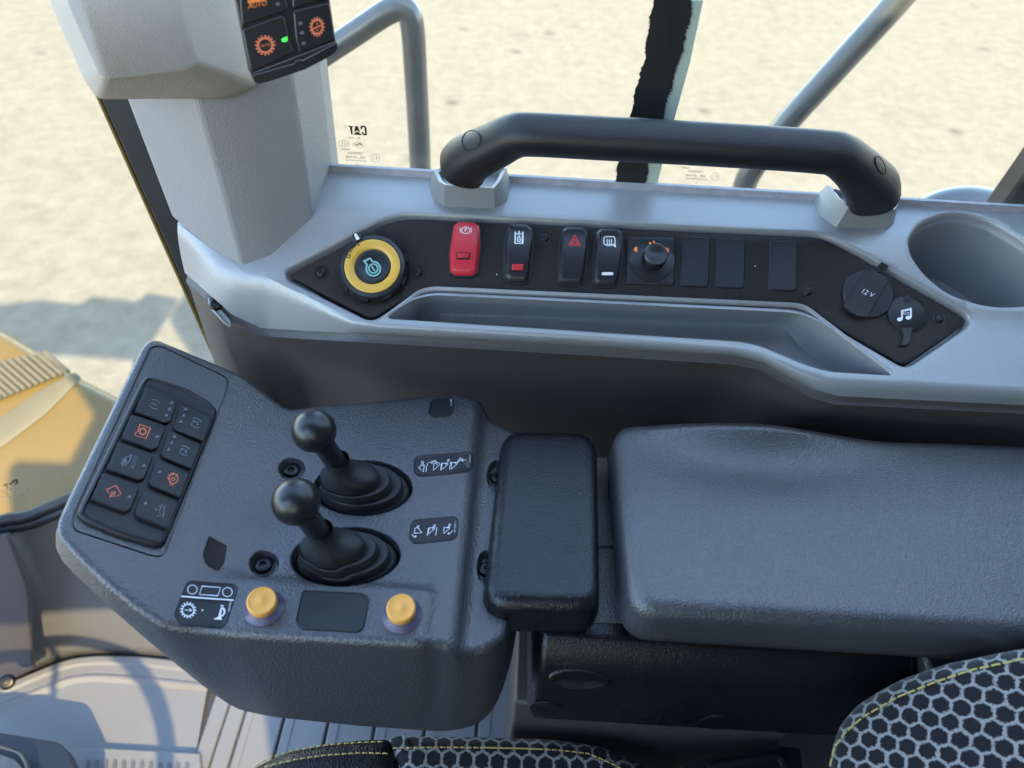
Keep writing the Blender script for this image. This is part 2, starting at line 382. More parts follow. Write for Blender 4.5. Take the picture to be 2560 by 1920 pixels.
def hex_mat():
    m = mat('honeycomb_fabric', (.012, .012, .016), .85, .2, sheen=.2); t = m.node_tree; L = t.links; b = t.nodes['Principled BSDF']
    uv = t.nodes.new('ShaderNodeUVMap')
    def VM(op, a, c=None, d=None):
        n = t.nodes.new('ShaderNodeVectorMath'); n.operation = op
        for i, q in enumerate((a, c, d)):
            if q is None: continue
            if isinstance(q, tuple): n.inputs[i].default_value = q
            elif isinstance(q, (int, float)): n.inputs[i].default_value = (q,)*3
            else: L.new(q, n.inputs[i])
        return n.outputs['Value'] if op in ('DOT_PRODUCT', 'LENGTH') else n.outputs[0]
    def MT(op, a, c=None):
        n = t.nodes.new('ShaderNodeMath'); n.operation = op
        for i, q in enumerate((a, c)):
            if q is None: continue
            if isinstance(q, (int, float)): n.inputs[i].default_value = q
            else: L.new(q, n.inputs[i])
        return n.outputs[0]
    nz = t.nodes.new('ShaderNodeTexVoronoi'); nz.inputs['Scale'].default_value = 11; L.new(uv.outputs[0], nz.inputs['Vector'])
    n2 = t.nodes.new('ShaderNodeTexNoise'); n2.inputs['Scale'].default_value = 1.5; L.new(uv.outputs[0], n2.inputs['Vector'])
    p = VM('MULTIPLY_ADD', VM('SUBTRACT', nz.outputs['Color'], .5), (.10, .10, 0), uv.outputs[0])
    p = VM('MULTIPLY_ADD', VM('SUBTRACT', n2.outputs['Color'], .5), (.12, .12, 0), p)
    r = (1.0, 1.7320508, 1.0); h = (.5, .8660254, .5)
    a = VM('SUBTRACT', VM('WRAP', p, r, (0, 0, 0)), h); c = VM('SUBTRACT', VM('WRAP', VM('SUBTRACT', p, h), r, (0, 0, 0)), h)
    a = VM('MULTIPLY', a, (1, 1, 0)); c = VM('MULTIPLY', c, (1, 1, 0))
    def hd(q):
        ab = VM('ABSOLUTE', q); s = t.nodes.new('ShaderNodeSeparateXYZ'); L.new(ab, s.inputs[0]); return MT('MAXIMUM', VM('DOT_PRODUCT', ab, (.5, .8660254, 0)), s.outputs[0])
    d = MT('MINIMUM', hd(a), hd(c))
    mr = t.nodes.new('ShaderNodeMapRange'); mr.inputs[1].default_value = .405; mr.inputs[2].default_value = .435; L.new(d, mr.inputs[0])
    mx = t.nodes.new('ShaderNodeMix'); mx.data_type = 'RGBA'; L.new(mr.outputs[0], mx.inputs[0]); mx.inputs[6].default_value = (.010, .010, .014, 1); mx.inputs[7].default_value = (.29, .285, .28, 1); L.new(mx.outputs[2], b.inputs['Base Color'])
    wv = t.nodes.new('ShaderNodeTexWave'); wv.inputs['Scale'].default_value = 4; wv.inputs['Distortion'].default_value = 1; L.new(uv.outputs[0], wv.inputs['Vector'])
    ad = MT('ADD', MT('MULTIPLY', wv.outputs[1], .3), mr.outputs[0])
    bp = t.nodes.new('ShaderNodeBump'); bp.inputs['Strength'].default_value = .6; bp.inputs['Distance'].default_value = .001; L.new(ad, bp.inputs['Height']); L.new(bp.outputs[0], b.inputs['Normal'])
    return m
M['hex'] = hex_mat()

# ------------------------------------------------------------------ main surfaces
AP = [(.20, .777), (.35, .828), (.50, .879), (.55, .896), (.61, .942), (.67, .951), (.90, .985)]
def _apl(y):
    for (a, za_), (b, zb_) in zip(AP, AP[1:]):
        if y <= b: return za_+(zb_-za_)*(y-a)/(b-a)
    return AP[-1][1]
_lut = []
for i in range(801):
    y = .2+.7*i/800; _lut.append(sum(_apl(y+k*.0015) for k in range(-6, 7))/13)
def fA(x, y):
    q = max(0, min(799.999, (y-.2)/.7*800)); i = int(q); return _lut[i]+(_lut[i+1]-_lut[i])*(q-i)
A = HF(fA, 1.05)
ZL = .80
def fB(x, y):
    L = ZL + .007*sstep(.293, .286, y)*sstep(-.045, -.056, x)
    L -= .016*sstep(-.036, -.022, x)
    W = ZL + (-.207-x)*.50
    k = .012; hh = max(0, k-abs(L-W))/k; return max(L, W) + hh*hh*k*.25*(1 if x < -.1 else 0)
B = HF(fB, 1.0)

# ================================================================== GROUND AND OUTSIDE
g = MB().box((-150, -150, -1.80), (150, 150, -1.75)); tag(build(g, 'ground', M['ground'], origin=Vector((0, 0, -1.8))), kind='structure')

# ================================================================== FLOOR
fl = MB().box((-1.15, -.85, -.05), (1.1, .72, 0)); tag(build(fl, 'cab_floor', M['wall']), kind='structure')

# ================================================================== SIDE CONSOLE
side = thing('side_console', 'light grey moulded side console under the right window with storage tray and cup holder', 'console', (0.05, .6, 0))
OUT = N((444, 559), (560, 645), (612, 679), (660, 689), (760, 738), (880, 795), (950, 806), (1500, 838), (1832, 862), (1890, 872), (2005, 920), (2070, 938), (2240, 948), (2700, 975), (3300, 1010), (3300, 570), (2560, 528), (2000, 497), (1300, 458), (770, 427), (560, 415))
TRAY = rnd(N((966, 793), (1050, 731), (1082, 724), (1990, 766), (2016, 772), (2236, 936), (2072, 926), (2012, 908), (1898, 859), (1838, 850)), [16, 16, 16, 14, 14, 16, 30, 14, 30, 20])
PAN = rnd(N((712, 686), (992, 540), (2058, 588), (2430, 800), (2265, 913), (2008, 764), (1052, 718), (928, 795)), [20, 50, 36, 26, 22, 44, 60, 20], 6)
CUP = rnd(N((2286, 629), (2281, 603), (2302, 566), (2360, 540), (2412, 537), (2480, 556), (2560, 603), (2620, 655), (2640, 705), (2610, 740), (2560, 750), (2501, 752), (2449, 745), (2370, 718), (2315, 672)), 25, 3)
outA = dens(ccw([A.hit(*p) for p in OUT]), .01)
trL = uvl(A, dens(TRAY, 14)); panL = uvl(A, dens(PAN, 14)); cuL = uvl(A, CUP)
def grow(l, d): return off(l, -d)
mb = MB()
panO = grow(panL, .0065); trO = grow(trL, .003); cuO = grow(cuL, .006)
mb.sheet(A, outA, [panO, trO, cuO], .007)
def fillet(d0, r, n=4): return [(d0+r*math.sin(math.pi/2*i/n), -r*(1-math.cos(math.pi/2*i/n))) for i in range(n+1)]
mb.stack(A, panO, fillet(0, .004)+[(.0056, -.008), (.006, -.012)], step=.03)
mb.stack(A, trO, fillet(0, .003)+[(.0035, -.02), (.0040, -.036), (.0052, -.044), (.0062, -.046)], step=.01)
c_ = A.at(*[sum(q[i] for q in cuO)/len(cuO) for i in (0, 1)]); base_ = [A.at(*q) for q in cuO]; cn = Vector((0, -.30, .95)).normalized()
mb.loft([[c_+(p-c_)*k_-cn*h_ for p in base_] for k_, h_ in ((1, 0), (.985, .0006), (.965, .0022), (.95, .005), (.94, .009), (.925, .0105), (.915, .014), (.90, .04), (.875, .085), (.84, .092))], True, 0, False, True)
# rounded lip and the lower edge of the light grey shell
UV_ = [((444, 559), (462, 682)), ((560, 645), (520, 733)), ((612, 679), (580, 786)), ((660, 689), (654, 820)), ((760, 738), (760, 827)), ((880, 795), (880, 833)), ((950, 806), (950, 837)), ((1500, 838), (1500, 869)), ((1832, 862), (1838, 890)), ((1890, 872), (1905, 905)), ((2005, 920), (2030, 972)), ((2070, 938), (2095, 990)), ((2240, 948), (2250, 998)), ((2700, 975), (2700, 1020)), ((3300, 1010), (3300, 1055))]
def resamp(pairs, s=25):
    o = []
    for (a, b), (c, d) in zip(pairs, pairs[1:]):
        k = max(1, int(math.hypot(c[0]-a[0], c[1]-a[1])/s))
        for j in range(k): t = j/k; o.append((tuple(a[i]+(c[i]-a[i])*t for i in (0, 1)), tuple(b[i]+(d[i]-b[i])*t for i in (0, 1))))
    return o+[pairs[-1]]
prs = resamp(UV_)
top = [A.at(*A.hit(*u)) for u, v in prs]; low = [under(T, *v) for T, (u, v) in zip(top, prs)]
def mid(a, b, t, o): return a.lerp(b, t)+o
nrm = Vector((0, -1, .3))
mb.loft([top, [mid(a, b, .12, nrm*.0022) for a, b in zip(top, low)], [mid(a, b, .3, nrm*.0035) for a, b in zip(top, low)], [mid(a, b, .6, nrm*.003) for a, b in zip(top, low)], low, [p+Vector((0, .006, -.003)) for p in low]], closed=False)
build(mb, 'shell', M['gray'], side, smooth=50)
# dark lower wall with its light groove
wl = MB(); g0 = [p+Vector((0, .004, .004)) for p in low]
def sh(p, k, dz, x0=-.33):
    s = sstep(x0, x0+.09, p.x); return p+Vector((0, k*s, dz))
wl.loft([g0, [p+Vector((0, .002, -.006)) for p in low], [sh(p, .001, -.0085)+Vector((0, -.0035, 0)) for p in low], [sh(p, .006, -.02) for p in low], [sh(p, .035, -.07) for p in low], [sh(p, .07, -.14) for p in low], [sh(p, .09, -.30) for p in low], [sh(p, .09, -.86) for p in low]], closed=False)
build(wl, 'lower_panel', M['wall'], side, smooth=60)
# recessed screw in the front face of the lower panel
BV = {}
def bvh(o, key):
    if key not in BV:
        bpy.context.view_layer.update(); BV[key] = BVHTree.FromObject(o, bpy.context.evaluated_depsgraph_get()), wloc(o)
    return BV[key]
def cast(o, key, x, y):
    t, b = bvh(o, key); loc, n, i, d = t.ray_cast(CAM-b, ray(x, y).normalized())
    if loc is None: return None, None
    if n.dot(ray(x, y)) > 0: n = -n
    return loc+b, n
lowpan = [c for c in side.children if c.name.startswith('lower_panel')][0]
def torx(mb, c, n, r, depth=0, m=0):
    mb.lathe(c, n, [(r, -.001), (r, .0006), (r*.86, .0016), (r*.6, .0021), (r*.42, .0021), (r*.36, .0009), (0, .0009)], 24, m)
p, n = cast(lowpan, 'lp', 548, 775)
if p:
    q = PL(p, n); sc = MB(); sc.stack(q, ccw([q.hit(*a) for a in zp((365, 690), (385, 690), (480, 790), (540, 860), (555, 910), (540, 920), (490, 890), (400, 790), (370, 730))]), [(0, .0003), (.001, .0016), (.003, .0012), (.004, .0006)], m=0)
    torx(sc, PL(p, n).at(*q.hit(539, 764), .002), n, .006, m=1)
    build(sc, 'screw_recess', [M['gray_smooth'], M['screw']], side)

# ---- black switch panel
pan = thing('switch_panel', 'long black switch panel with pointed ends set into the light grey side console', 'panel', Vector(A.at(*A.hit(1560, 650))))
mb = MB(); H0 = -.003
mb.stack(A, panL, [(.0008, -.011), (.0008, -.005), (.0012, -.0036), (.0022, H0)], step=.008)
build(mb, 'fascia', M['panel'], pan)
for c in (zi((158, 880))[0], zi((1945, 880))[0], zs((1565, 400))[0], z3((1188, 1385))[0], za((1672, 965))[0]):
    u = A.hit(*c); n = A.n(*u); ps = A.at(*u, H0); s = MB()
    s.lathe(ps, n, [(.0068, .0001), (.0066, .0007), (.0060, .0007), (.0056, .0002), (.0, .0002)], 28)
    torx(s, ps, n, .0043); s.lathe(ps+n*.0002, n, [(.0018, .0), (.0018, .0012)], 6)
    build(s, 'screw', M['screw'], pan)
# bottom-right joint line of dust specks on the fascia
for (x, y) in ((1242, 684), (1890, 663)):
    sp = MB(); a = A.at(*A.hit(x, y), H0+.0003); sp.lathe(a, A.n(*A.hit(x, y)), [(.0007, 0), (.0004, .0005)], 6); build(sp, 'lint', M['white'], pan)

def surf_off(S, h0):
    class O:
        def hit(s, x, y, h=0): return S.hit(x, y, h+h0)
        def at(s, u, v, h=0): return S.at(u, v, h+h0)
        def n(s, u, v): return S.n(u, v)
    return O()
A0 = surf_off(A, H0)
# ---- ignition switch
u = A0.hit(930.5, 664.3, .0153); n = A0.n(*u); o = A0.at(*u)
ig = thing('ignition_switch', 'round ignition knob with yellow ring and black start button at the left end', 'ignition switch', o)
ex = (A0.at(u[0]+.01, u[1])-o).normalized(); ex = (ex-n*ex.dot(n)).normalized(); ey = n.cross(ex)
mb = MB().lathe(o, n, [(.0335, -.001), (.0340, .0015), (.0328, .003), (.0316, .0085), (.0314, .0125), (.0302, .0142), (.0270, .0148), (.0263, .0140), (.026, .010)], 64)
build(mb, 'knob_body', M['switch'], ig)
mb = MB()
for k in range(9):
    an = math.radians(20+k*40); d = ex*math.cos(an)+ey*math.sin(an); tt = n.cross(d)
    c = o+d*.0322+n*.0078
    vs = [c+tt*a*.0042+n*b*.0030+d*cc*.0011 for cc in (-1, 1) for a, b in ((-1, -1), (1, -1), (1, 1), (-1, 1))]
    mb.loft([vs[:4], vs[4:]], True, 0, True, True)
build(mb, 'grip_notches', M['panel'], ig, bevel=.0004)
mb = MB().lathe(o, n, [(.0262, .0102), (.0262, .0149), (.0256, .0153), (.0204, .0152), (.0188, .0143), (.0172, .0130), (.0168, .0104)], 64)
build(mb, 'yellow_ring', M['yring'], ig)
mb = MB().lathe(o, n, [(.0168, .0106), (.0164, .0135), (.0150, .0138), (.0110, .0128), (.0, .0124)], 48)
build(mb, 'start_button', M['blacksat'], ig)
an = math.radians(122); d = ex*math.cos(an)+ey*math.sin(an); tt = n.cross(d); mb = MB()
c = o+d*.0318+n*.0140; vs = [c+tt*a+d*b+n*h for h, s in ((-.004, 1), (.0022, .8)) for a, b in ((-.0048*s, -.0035), (.0048*s, -.0035), (.004*s, .0045), (-.004*s, .0045))]
mb.loft([vs[:4], vs[4:]], True, 0, True, True); q = build(mb, 'pointer', M['blacksat'], ig, bevel=.0006)
mb = MB(); vs = [c+tt*a+d*b+n*.0026 for a, b in ((-.0017, -.003), (.0017, -.003), (.0012, .0035), (-.0012, .0035))]; mb.poly(vs); build(mb, 'pointer_mark', M['white'], ig)
# printing
SI = PL(o+n*.0156, n, ey); mb = MB(); K = .13562
fr = AF(SI, (780, 560), (K, 0), (0, K), .0002)
fr.line(mb, ell(670, 592, 34, 32, 24), .0009, True); fr.line(mb, [(835, 345), (875, 402)], .0009)
fr.line(mb, [(700, 525), (712, 500), (735, 465), (765, 432), (795, 405), (818, 392)], .0009)
fr.fill(mb, [(688, 512), (712, 520), (694, 542)]); fr.fill(mb, [(805, 382), (815, 408), (832, 388)])
build(mb, 'ring_marks', M['panel'], ig)
SI = PL(o+n*.0138, n, ey); mb = MB(); fr = AF(SI, (780, 560), (K, 0), (0, K), .0002)
fr.line(mb, [(958, 690), (1072, 632), (1112, 690)]+arc(1130, 825, 130, -72, 195, 26)+[(1012, 742)], .0016, True)
build(mb, 'engine_symbol', M['teal'], ig)
mb = MB(); fr.line(mb, ell(1130, 820, 82, 82, 30), .0014, True); fr.line(mb, [(1098, 780), (1158, 862)], .0014)
build(mb, 'start_symbol', M['teal'], ig)

# ---- rocker switches
def rocker(px, label, body, h=.0085):
    lp = uvl(A0, rnd(px, 3, 2), h*.75)
    cx = sum(a[0] for a in lp)/len(lp); cy = sum(a[1] for a in lp)/len(lp)
    t = thing('rocker_switch', label, 'switch', A0.at(cx, cy), 'rocker switches in the black panel')
    mb = MB(); sr = []
    ys = [q[1] for q in lp]; y0, y1 = min(ys), max(ys)
    class RS:   # convex crown along the rocker, pressed towards its lower end
        def n(s, u, v): return A0.n(u, v)
        def at(s, u, v, hh=0):
            k = (v-cy)/(y1-y0)*2; return A0.at(u, v, hh - (.0022*k*k - .0012*k if hh > .004 else 0))
        def hit(s, x, y, hh=0):
            q = A0.hit(x, y, hh-.0005); return q
    S = RS()
    mb.stack(S, lp, [(-.0006, 0), (0, h*.55), (.0002, h*.7), (.0024, h), (.0034, h+.0003)], step=.004)
    build(mb, 'rocker', body, t, smooth=28)
    mb = MB(); mb.stack(A0, grow(lp, .001), [(-.0006, .0001), (-.0002, .0014), (.0008, .0016), (.0012, .0004)], cap=False); build(mb, 'bezel', M['black'], t)
    return t, S, h+.0006
RED = zs((370, 175), (580, 180), (655, 240), (662, 500), (618, 880), (545, 915), (320, 912), (248, 862), (243, 600), (300, 240))
BK1 = zs((1100, 212), (1310, 215), (1385, 285), (1392, 500), (1340, 960), (1290, 1015), (1070, 1005), (1008, 940), (1002, 520), (1045, 262))
HAZ = zt((205, 138), (430, 143), (490, 205), (495, 450), (438, 872), (388, 932), (150, 925), (92, 885), (108, 450), (140, 190))
MIR = zt((680, 163), (910, 168), (975, 225), (980, 470), (930, 872), (880, 950), (640, 945), (585, 895), (592, 480), (620, 212))
def locktab(t, S, h, pts, m_):
    mb = MB(); lp = uvl(surf_off(S, 0), rnd(pts, 2, 2), h)
    mb.stack(S, lp, [(-.0008, h-.0006), (-.0008, h+.0001), (0, h+.0001)], cap=True, m=1); mb.stack(S, lp, [(.0002, h-.001), (.0002, h+.0018), (.0009, h+.0024)], m=0)
    build(mb, 'lock_tab', [m_, M['panel']], t)
t, S, h = rocker(RED, 'bright red rocker switch with the circled P parking brake symbol, right of the ignition knob', M['red'])
locktab(t, S, h, zs((350, 625), (515, 628), (512, 698), (352, 694)), M['red'])
mb = MB(); k = .18083; fr = AF(S, (1080+467*k, 520+310*k), (k, 0), (0, -k), h)
fr.line(mb, ell(0, 0, 56, 46, 26), .0006, True); fr.line(mb, arc(0, 0, 78, 145, 215, 8, 64), .0006); fr.line(mb, arc(0, 0, 78, -35, 35, 8, 64), .0006); fr.text(mb, 'P', 0, 0, 78, bold=.015)
build(mb, 'parking_symbol', M['white'], t)
t, S, h = rocker(BK1, 'black rocker switch with white padlock in cylinder symbol and small red lock tab', M['switch'])
locktab(t, S, h, zs((1105, 775), (1270, 778), (1262, 862), (1100, 858)), M['red'])
mb = MB(); fr = AF(S, (1080+1200*k, 520+410*k), (k, 0), (0, -k), h)
fr.line(mb, [(-48, 82), (-52, -82), (50, -82), (56, 82)], .0013); fr.line(mb, [(4, 92), (4, 52)], .0013); fr.line(mb, [(-34, 50), (36, 50)], .0012)
fr.line(mb, ell(0, -28, 22, 34, 18), .0009, True); fr.line(mb, arc(2, 8, 15, 0, 180, 8), .0007); fr.line(mb, [(0, -18), (0, -42)], .0009)
build(mb, 'lock_symbol', M['white'], t)
t, S, h = rocker(HAZ, 'black rocker switch with red double triangle hazard symbol', M['switch'])
mb = MB(); fr = AF(S, (1380+315*k, 540+350*k), (k, 0), (0, -k), h)
fr.line(mb, [(0, 82), (-82, -56), (76, -60)], .001, True); fr.line(mb, [(0, 34), (-42, -34), (38, -36)], .0009, True); build(mb, 'hazard_symbol', M['redp'], t)
t, S, h = rocker(MIR, 'black rocker switch with white heated mirror symbol and short white bar', M['switch'])
mb = MB(); fr = AF(S, (1380+795*k, 540+350*k), (k, 0), (0, -k), h)
fr.line(mb, rnd([(-78, -40), (-80, 40), (-60, 62), (56, 62), (76, 40), (74, -40), (50, -52), (-60, -50)], 14, 2), .0010, True)
for x in (-32, -2, 28): fr.line(mb, [(x-4, -72), (x+2, -35), (x-4, 0), (x, 22)], .0009)
for x in (-32, -2, 28): fr.fill(mb, [(x-9, 12), (x+10, 12), (x, 32)])
fr.fill(mb, [(50, -58), (78, -30), (86, -50), (88, -86), (64, -82)])
build(mb, 'mirror_symbol', M['white'], t)
mb = MB(); fr.fill(mb, rnd([(-105, -422), (55, -422), (55, -462), (-105, -462)], 18, 4)); build(mb, 'indicator_bar', M['white'], t)

# ---- mirror adjuster
lp = uvl(A0, rnd(zt((1038, 283), (1695, 300), (1685, 962), (1018, 937)), 7, 3), .001); u = A0.hit(*zt((1375, 620))[0]); n = A0.n(*u); o = A0.at(*u)
t = thing('mirror_control', 'square black mirror control with round joystick knob and three orange marks', 'control knob', o)
mb = MB().stack(A0, lp, [(-.0003, -.0005), (0, .0012), (.0008, .0019)], step=.006); build(mb, 'base_plate', M['blank'], t)
mb = MB().lathe(o, n, [(.0218, .0019), (.0218, .0028), (.0205, .0032), (.0, .0030)], 48); build(mb, 'dial', M['switch'], t)
o2 = A0.at(*A0.hit(*zt((1405, 590))[0], .004), .003); nk = (n+Vector((.0, .0, .05))).normalized()
mb = MB().lathe(o2, nk, [(.0110, 0), (.0108, .0055), (.0112, .010), (.0112, .0125), (.0102, .0135), (.0060, .0132), (.004, .0126), (.0, .0126)], 40); build(mb, 'knob', M['switch'], t)
mb = MB()
for i in range(30):
    a = 2*math.pi*i/30; d = ex*math.cos(a)+ey*math.sin(a); p0 = o2+d*.0114+n*.0008; mb.sweep([p0, p0+n*.0045-d*.0004], .0005, 5)
build(mb, 'grip_ridges', M['black'], t)
mb = MB(); fr = AF(A0, (1380, 540), (k, 0), (0, k), .0036)
fr.fill(mb, arc(1168, 462, 36, 70, 290, 10)); fr.fill(mb, arc(1360, 378, 20, 20, 300, 10)); fr.fill(mb, arc(1402, 362, 22, -120, 80, 8)); fr.fill(mb, arc(1580, 472, 38, -110, 100, 10))
build(mb, 'orange_marks', M['orange2'], t)

# ---- blanking plates
for px, lb in ((zt((1785, 288), (2178, 300), (2155, 985), (1768, 975)), 'plain black blanking plate immediately right of the mirror control'),
               (z3((745, 1137), (880, 1141), (876, 1377), (739, 1371)), 'plain black blanking plate, middle one of the three plates'),
               (z3((998, 1150), (1129, 1154), (1126, 1390), (992, 1384)), 'plain black blanking plate standing apart on the right, beside a screw')):
    lp = uvl(A0, rnd(px, 10, 4)); c = sum((A0.at(*q) for q in lp), Vector())/len(lp)
    mb = MB().stack(A0, lp, [(-.0004, -.0003), (0, .0008), (.0007, .0014), (.0012, .0014), (.0015, .0010)], step=.006)
    tag(build(mb, 'blanking_plate', M['blank'], origin=c), lb, 'blanking plate', 'blanking plates in the black panel')

# ---- 12 V socket cover
u = A0.hit(*za((650, 640))[0]); n = A0.n(*u); o = A0.at(*u)
t = thing('power_socket_cover', 'round black 12 V socket cover with white lettering and a lifting tab', 'socket cover', o)
mb = MB().lathe(o, n, [(.0242, -.001), (.0244, .002), (.0232, .0034), (.0, .0036)], 56); build(mb, 'socket_rim', M['blank'], t)
lp = uvl(A0, rnd(za((622, 308), (760, 312), (880, 370), (957, 455), (657, 958), (540, 948), (410, 885), (328, 800), (350, 745)), [3, 20, 20, 4, 4, 20, 20, 4, 4], 3), .005)
mb = MB().stack(A0, lp, [(0, .003), (.0001, .0046), (.0006, .0052)], step=.006); build(mb, 'lid', M['rubber'], t)
a_, b_ = [A0.at(*A0.hit(*q, .0045), .0045) for q in za((825, 330), (875, 240))]
mb = MB(); sd = (b_-a_).cross(n).normalized()*.004
mb.slab([a_-sd, a_+sd, a_.lerp(b_, .6)+sd+n*.001, b_+sd+n*.004, b_-sd+n*.004, a_.lerp(b_, .6)-sd+n*.001], n, .0012); build(mb, 'tab', M['blank'], t, bevel=.0004)
mb = MB(); th = math.radians(24); fr = AF(A0, (2050+650*k, 620+622*k), (k*math.cos(th), k*math.sin(th)), (k*math.sin(th), -k*math.cos(th)), .0055)
fr.text(mb, '12 V', 0, 0, 98, bold=.03, shear=.25); build(mb, 'lettering', M['white'], t)
# ---- AUX cover
u = A0.hit(*za((1190, 930))[0]); n = A0.n(*u); o = A0.at(*u)
t = thing('aux_socket_cover', 'small black AUX socket cover with white music note and rubber strap', 'socket cover', o)
mb = MB().lathe(o, n, [(.0182, -.001), (.0184, .0022), (.0172, .0032), (.0, .0034)], 48); build(mb, 'cap', M['rubber'], t)
for nm, pts in (('upper_tab', ((1140, 655), (1220, 650), (1250, 770), (1120, 770))), ('strap', ((1095, 1120), (1290, 1110), (1255, 1170), (1228, 1330), (1195, 1370), (1060, 1365), (1110, 1310), (1130, 1230)))):
    lp = uvl(A0, rnd(za(*pts), 4, 3)); mb = MB().stack(A0, lp, [(0, -.0003), (0, .0016), (.0008, .0028)], step=.004); build(mb, nm, M['rubber'], t)
mb = MB(); fr = AF(A0, (2050, 620), (k, 0), (0, k), .0038)
fr.fill(mb, ell(1102, 986, 38, 27, 18, -.1)); fr.fill(mb, ell(1222, 962, 40, 27, 18, -.1)); fr.line(mb, [(1133, 985), (1134, 872), (1256, 842), (1256, 960)], .0017)
AF(A0, (2050+1190*k, 620+905*k), (k, -.01*k), (0, -k), .0038).text(mb, 'AUX', 0, 0, 50, bold=.03, sx=.95)
build(mb, 'music_note', M['white'], t)

# ---- grab handle
gh = thing('grab_handle', 'thick black grab handle on two light grey mounts along the window sill', 'handle', A.at(*A.hit(1700, 470)))
def crom(P, n=6):
    o = []; Q = [P[0]]+P+[P[-1]]
    for i in range(1, len(Q)-2):
        for j in range(n):
            t = j/n; a, b, c, d = Q[i-1], Q[i], Q[i+1], Q[i+2]
            o.append(tuple(.5*((2*b[k]) + (-a[k]+c[k])*t + (2*a[k]-5*b[k]+4*c[k]-d[k])*t*t + (-a[k]+3*b[k]-3*c[k]+d[k])*t**3) for k in range(len(b))))
    return o+[P[-1]]
hp = [(1157, 416, .634, 60), (1168, 402, .629, 58), (1196, 385, .621, 55), (1238, 364, .612, 53), (1284, 341, .602, 51), (1330, 337, .597, 50), (1500, 346, .597, 50), (1700, 357, .597, 50), (1900, 369, .597, 50), (2050, 380, .599, 50), (2098, 389, .603, 50), (2136, 418, .613, 52), (2164, 448, .624, 57), (2179, 468, .631, 61), (2183, 484, .636, 62)]
path = []; rad = []
for x, y, yy, r in crom(hp):
    p = PY(x, y, yy); path.append(p); rad.append(r/FPX*(p-CAM).dot(FW))
mb = MB().sweep(path, rad, 32, sq=2.6, up=Vector((0, -.5, .8))); hob = build(mb, 'grip', M['handle'], gh, smooth=60)
for pts, t0 in (((z2((1380, 335))[0]), (66*.3617, 74*.3617, -.7)), ((z3((1525, 788))[0]), (20*.524, 48*.524, -.42))):
    mb = MB(); ring = []; 
    for a in ell(pts[0], pts[1], t0[0], t0[1], 36, t0[2]+(1.35 if t0[0] > 15 else 0)):
        p, n = cast(hob, 'hb', *a)
        if p: ring.append((p, n))
    if len(ring) > 20:
        c = sum((p for p, n in ring), Vector())/len(ring); nn = sum((n for p, n in ring), Vector()).normalized()
        rr = [[p+n*.0004-(p-c)*0 for p, n in ring], [p+n*.0009-(p-c)*.06 for p, n in ring], [p-n*.0006-(p-c)*.10 for p, n in ring]]
        mb.loft(rr, True, 1); mb.loft([[p-n*.0006-(p-c)*.10 for p, n in ring], [p+n*.0006-(p-c)*.16 for p, n in ring], [p+n*.0009-(p-c)*.5 for p, n in ring], [p+n*.001-(p-c)*.95 for p, n in ring]], True, 0, False, True)
        build(mb, 'end_plug', [M['handle'], M['panel']], gh)
def mount(bot, top_, hh):
    bl = [A.at(*A.hit(*p), -.002) for p in bot]; tl = [PY(x, y, b.y+.0) for (x, y), b in zip(top_, bl)]
    cb = sum(bl, Vector())/len(bl); ct = sum(tl, Vector())/len(tl)
    back = []
    def bk(L, yb): return L + [Vector((p.x*.94+L[len(L)//2].x*.06, yb, p.z)) for p in L[::-1]]
    zb_ = max(p.y for p in bl)
    mb = MB(); r0 = bk(bl, .672); zt_ = sum(p.z for p in tl)/len(tl); tl = [Vector((p.x, p.y, p.z)) for p in tl]
    r1 = bk(tl, .662); r0a = [a.lerp(b, .06)+Vector((0, 0, .0)) for a, b in zip(r0, r1)]
    c1 = sum(r1, Vector())/len(r1); r2 = [p.lerp(c1, .12)-Vector((0, 0, .001)) for p in r1]; r3 = [p.lerp(c1, .16)-Vector((0, 0, .008)) for p in r1]
    fl = [p.lerp(c1, -.10)+Vector((0, 0, -.000)) for p in r0]
    mb.loft([r0, r1, r2, r3], True, 0, False, True); build(mb, 'mount', M['gray_smooth'], gh, smooth=50, bevel=.0045, seg=5)
mount(z2((1078, 640), (1110, 745), (1190, 792), (1540, 808), (1625, 765), (1662, 640)), z2((1120, 545), (1150, 615), (1195, 642), (1535, 664), (1580, 610), (1620, 520)), .02)
mount(z3((1196, 945), (1235, 1030), (1315, 1085), (1560, 1097), (1592, 1070), (1618, 975)), z3((1275, 880), (1320, 940), (1375, 988), (1597, 998), (1612, 975), (1622, 905)), .02)

# ================================================================== PILLAR COLUMN
col = thing('pillar_cover', 'tall grey faceted cover of the front right cab pillar behind the hanging box', 'pillar cover', A.at(*A.hit(606, 669)))
bpx = [(429, 542), (540, 633), (606, 669), (678, 642), (782, 547)]; tpx = [(310, 230), (421, 240), (486, 225), (600, 200), (732, 185)]
bot = [PY(444, 562, A.at(*A.hit(444, 562)).y)] + [A.at(*A.hit(*p), -.003) for p in bpx[1:]]
bot[0] = PY(429, 542, bot[0].y)
topp = [under(b, *p) for b, p in zip(bot, tpx)]
def ext(a, b, z): return a+(b-a)*((z-a.z)/(b.z-a.z))
ZT = max(t_.z for t_ in topp)+.02; topp = [ext(b, t_, ZT) for b, t_ in zip(bot, topp)]
bk_ = [Vector((bot[-1].x+.005, .70, bot[-1].z)), Vector((bot[0].x, .70, bot[0].z))]; tk = [Vector((topp[-1].x+.005, .70, ZT)), Vector((topp[0].x, .70, ZT))]
rb, rt = bot+bk_, topp+tk
mb = MB().loft([rb, [a.lerp(b, .3) for a, b in zip(rb, rt)], rt], True, 0, True, True); build(mb, 'cover', M['pillar'], col, smooth=30, bevel=.003, seg=3)

